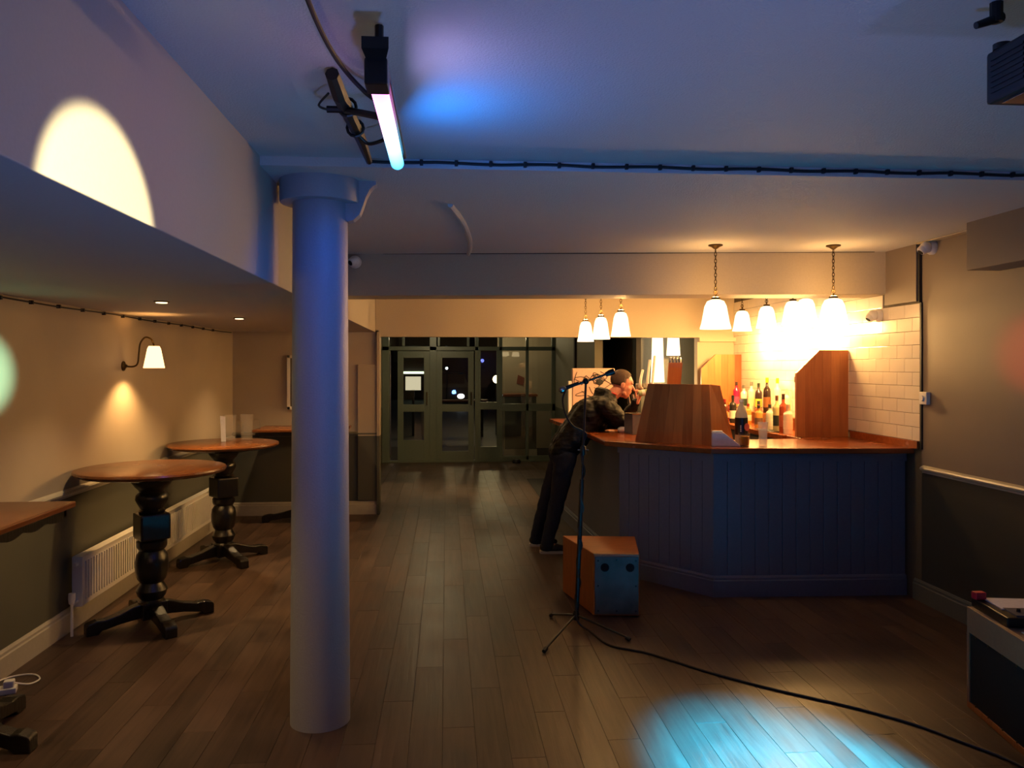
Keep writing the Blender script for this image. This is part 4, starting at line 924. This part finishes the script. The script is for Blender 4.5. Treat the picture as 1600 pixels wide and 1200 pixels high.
ho = hm.build('hair', M['hair'], man, True); sm = ho.modifiers.new('t', 'SOLIDIFY'); sm.thickness = .006; sm.offset = 1
# jacket
jk = MB()
hem = Vector((.125, 0, .93))
jk.cap(hem + Vector((.02, -.06, 0)), chest + Vector((-.01, -.07, 0)), .130, .150, 18); jk.cap(hem + Vector((.02, .06, 0)), chest + Vector((-.01, .07, 0)), .130, .150, 18)
jk.cap(chest + Vector((0, -.06, 0)), neck + Vector((-.03, -.04, -.04)), .15, .10, 18); jk.cap(chest + Vector((0, .06, 0)), neck + Vector((-.03, .04, -.04)), .15, .10, 18)
jk.cap(hip + Vector((.06, 0, .12)), chest + Vector((.05, 0, -.03)), .125, .145, 18)
for a, b, c_ in ((sN, eN, wN), (sF, eF, wF)):
    jk.cap(chest + Vector((.08, (a.y) * .4, .06)), a, .12, .095, 16); jk.cap(a, b + Vector((0, 0, .02)), .095, .074, 16); jk.cap(b + Vector((0, 0, .02)), b + (c_ - b) * .93 + Vector((0, 0, .01)), .062, .042, 16)
# hood folded on the back of the neck
for k in range(7):
    t = -1 + k / 3; jk.ball(neck + Vector((-.085 + .05 * abs(t) ** 2, t * .085, .055 - .02 * abs(t))), (.058, .04, .048), 12)
jk.tube([neck + Vector((.065 * math.cos(t) - .01, .075 * math.sin(t), .03 - .02 * math.cos(t))) for t in [k * PI / 8 for k in range(17)]], .020, 8)
jo = remesh(jk, 'jacket', M['jacket'], man, .011, 4, .038)
# red collar lining
MB().tube([neck + Vector((.078 * math.cos(t) + .002, .083 * math.sin(t), .052 - .030 * math.cos(t))) for t in [-2.2 + k * 4.4 / 14 for k in range(15)]], .008, 8).build('collar_lining', M['red_cloth'], man, True)
# trousers
tr = MB()
tr.cap(hip + Vector((-.01, -.045, .05)), hip + Vector((-.03, -.06, -.06)), .115, .118, 16); tr.cap(hip + Vector((-.01, .045, .05)), hip + Vector((-.03, .06, -.06)), .115, .118, 16)
for a, b, c_ in ((hN, kN, aN), (hF, kF, aF)):
    tr.cap(a + Vector((-.01, 0, -.03)), b, .108, .075, 16); tr.cap(b, c_ + Vector((0, 0, .0)), .074, .058, 16); tr.cap(c_ + Vector((0, 0, .0)), c_ + Vector((.005, 0, -.03)), .058, .060, 16)
remesh(tr, 'trousers', M['denim'], man, .011, 4, .016)
for a in (aN, aF):
    sh_ = MB(); b = Vector((a.x, a.y, 0))
    sh_.ball(b + Vector((-.015, 0, .055)), (.055, .042, .045), 14); sh_.ball(b + Vector((.075, 0, .045)), (.09, .045, .036), 14); sh_.ball(b + Vector((.15, 0, .038)), (.055, .046, .03), 14)
    so = remesh(sh_, 'shoe', M['shoe'], man, .008, 3)
    MB().poly([b + Vector(p) for p in ((-.065, -.03, 0), (-.02, -.042, 0), (.08, -.045, 0), (.17, -.043, 0), (.205, -.02, 0), (.205, .02, 0), (.17, .043, 0), (.08, .045, 0), (-.02, .042, 0), (-.065, .03, 0))], (0, 0, .022)).build('sole', M['sole'], so)
tag(MB().ball((1.575, 7.10, 1.128), (.045, .035, .030), 10).build('crumpled_tissue', M['paper'], None, False), 'crumpled white tissue on the bar in front of the leaning man', 'tissue')
cn = thing('drink_can', 'pale green and white can held by the man at his mouth', 'can', (1.775, 7.31, 1.445)); cn.rotation_euler = (0, math.radians(80), 0)
MB().lathe([(0, 0), (.024, 0), (.029, .008), (.029, .112), (.024, .12), (0, .12)], 18).build('body', mat('can_green', rgb('a9b88a'), .3), cn, True)
MB().lathe([(.0293, .03), (.0297, .03), (.0297, .06), (.0293, .06)], 18).build('band', M['plastic_w'], cn, True)
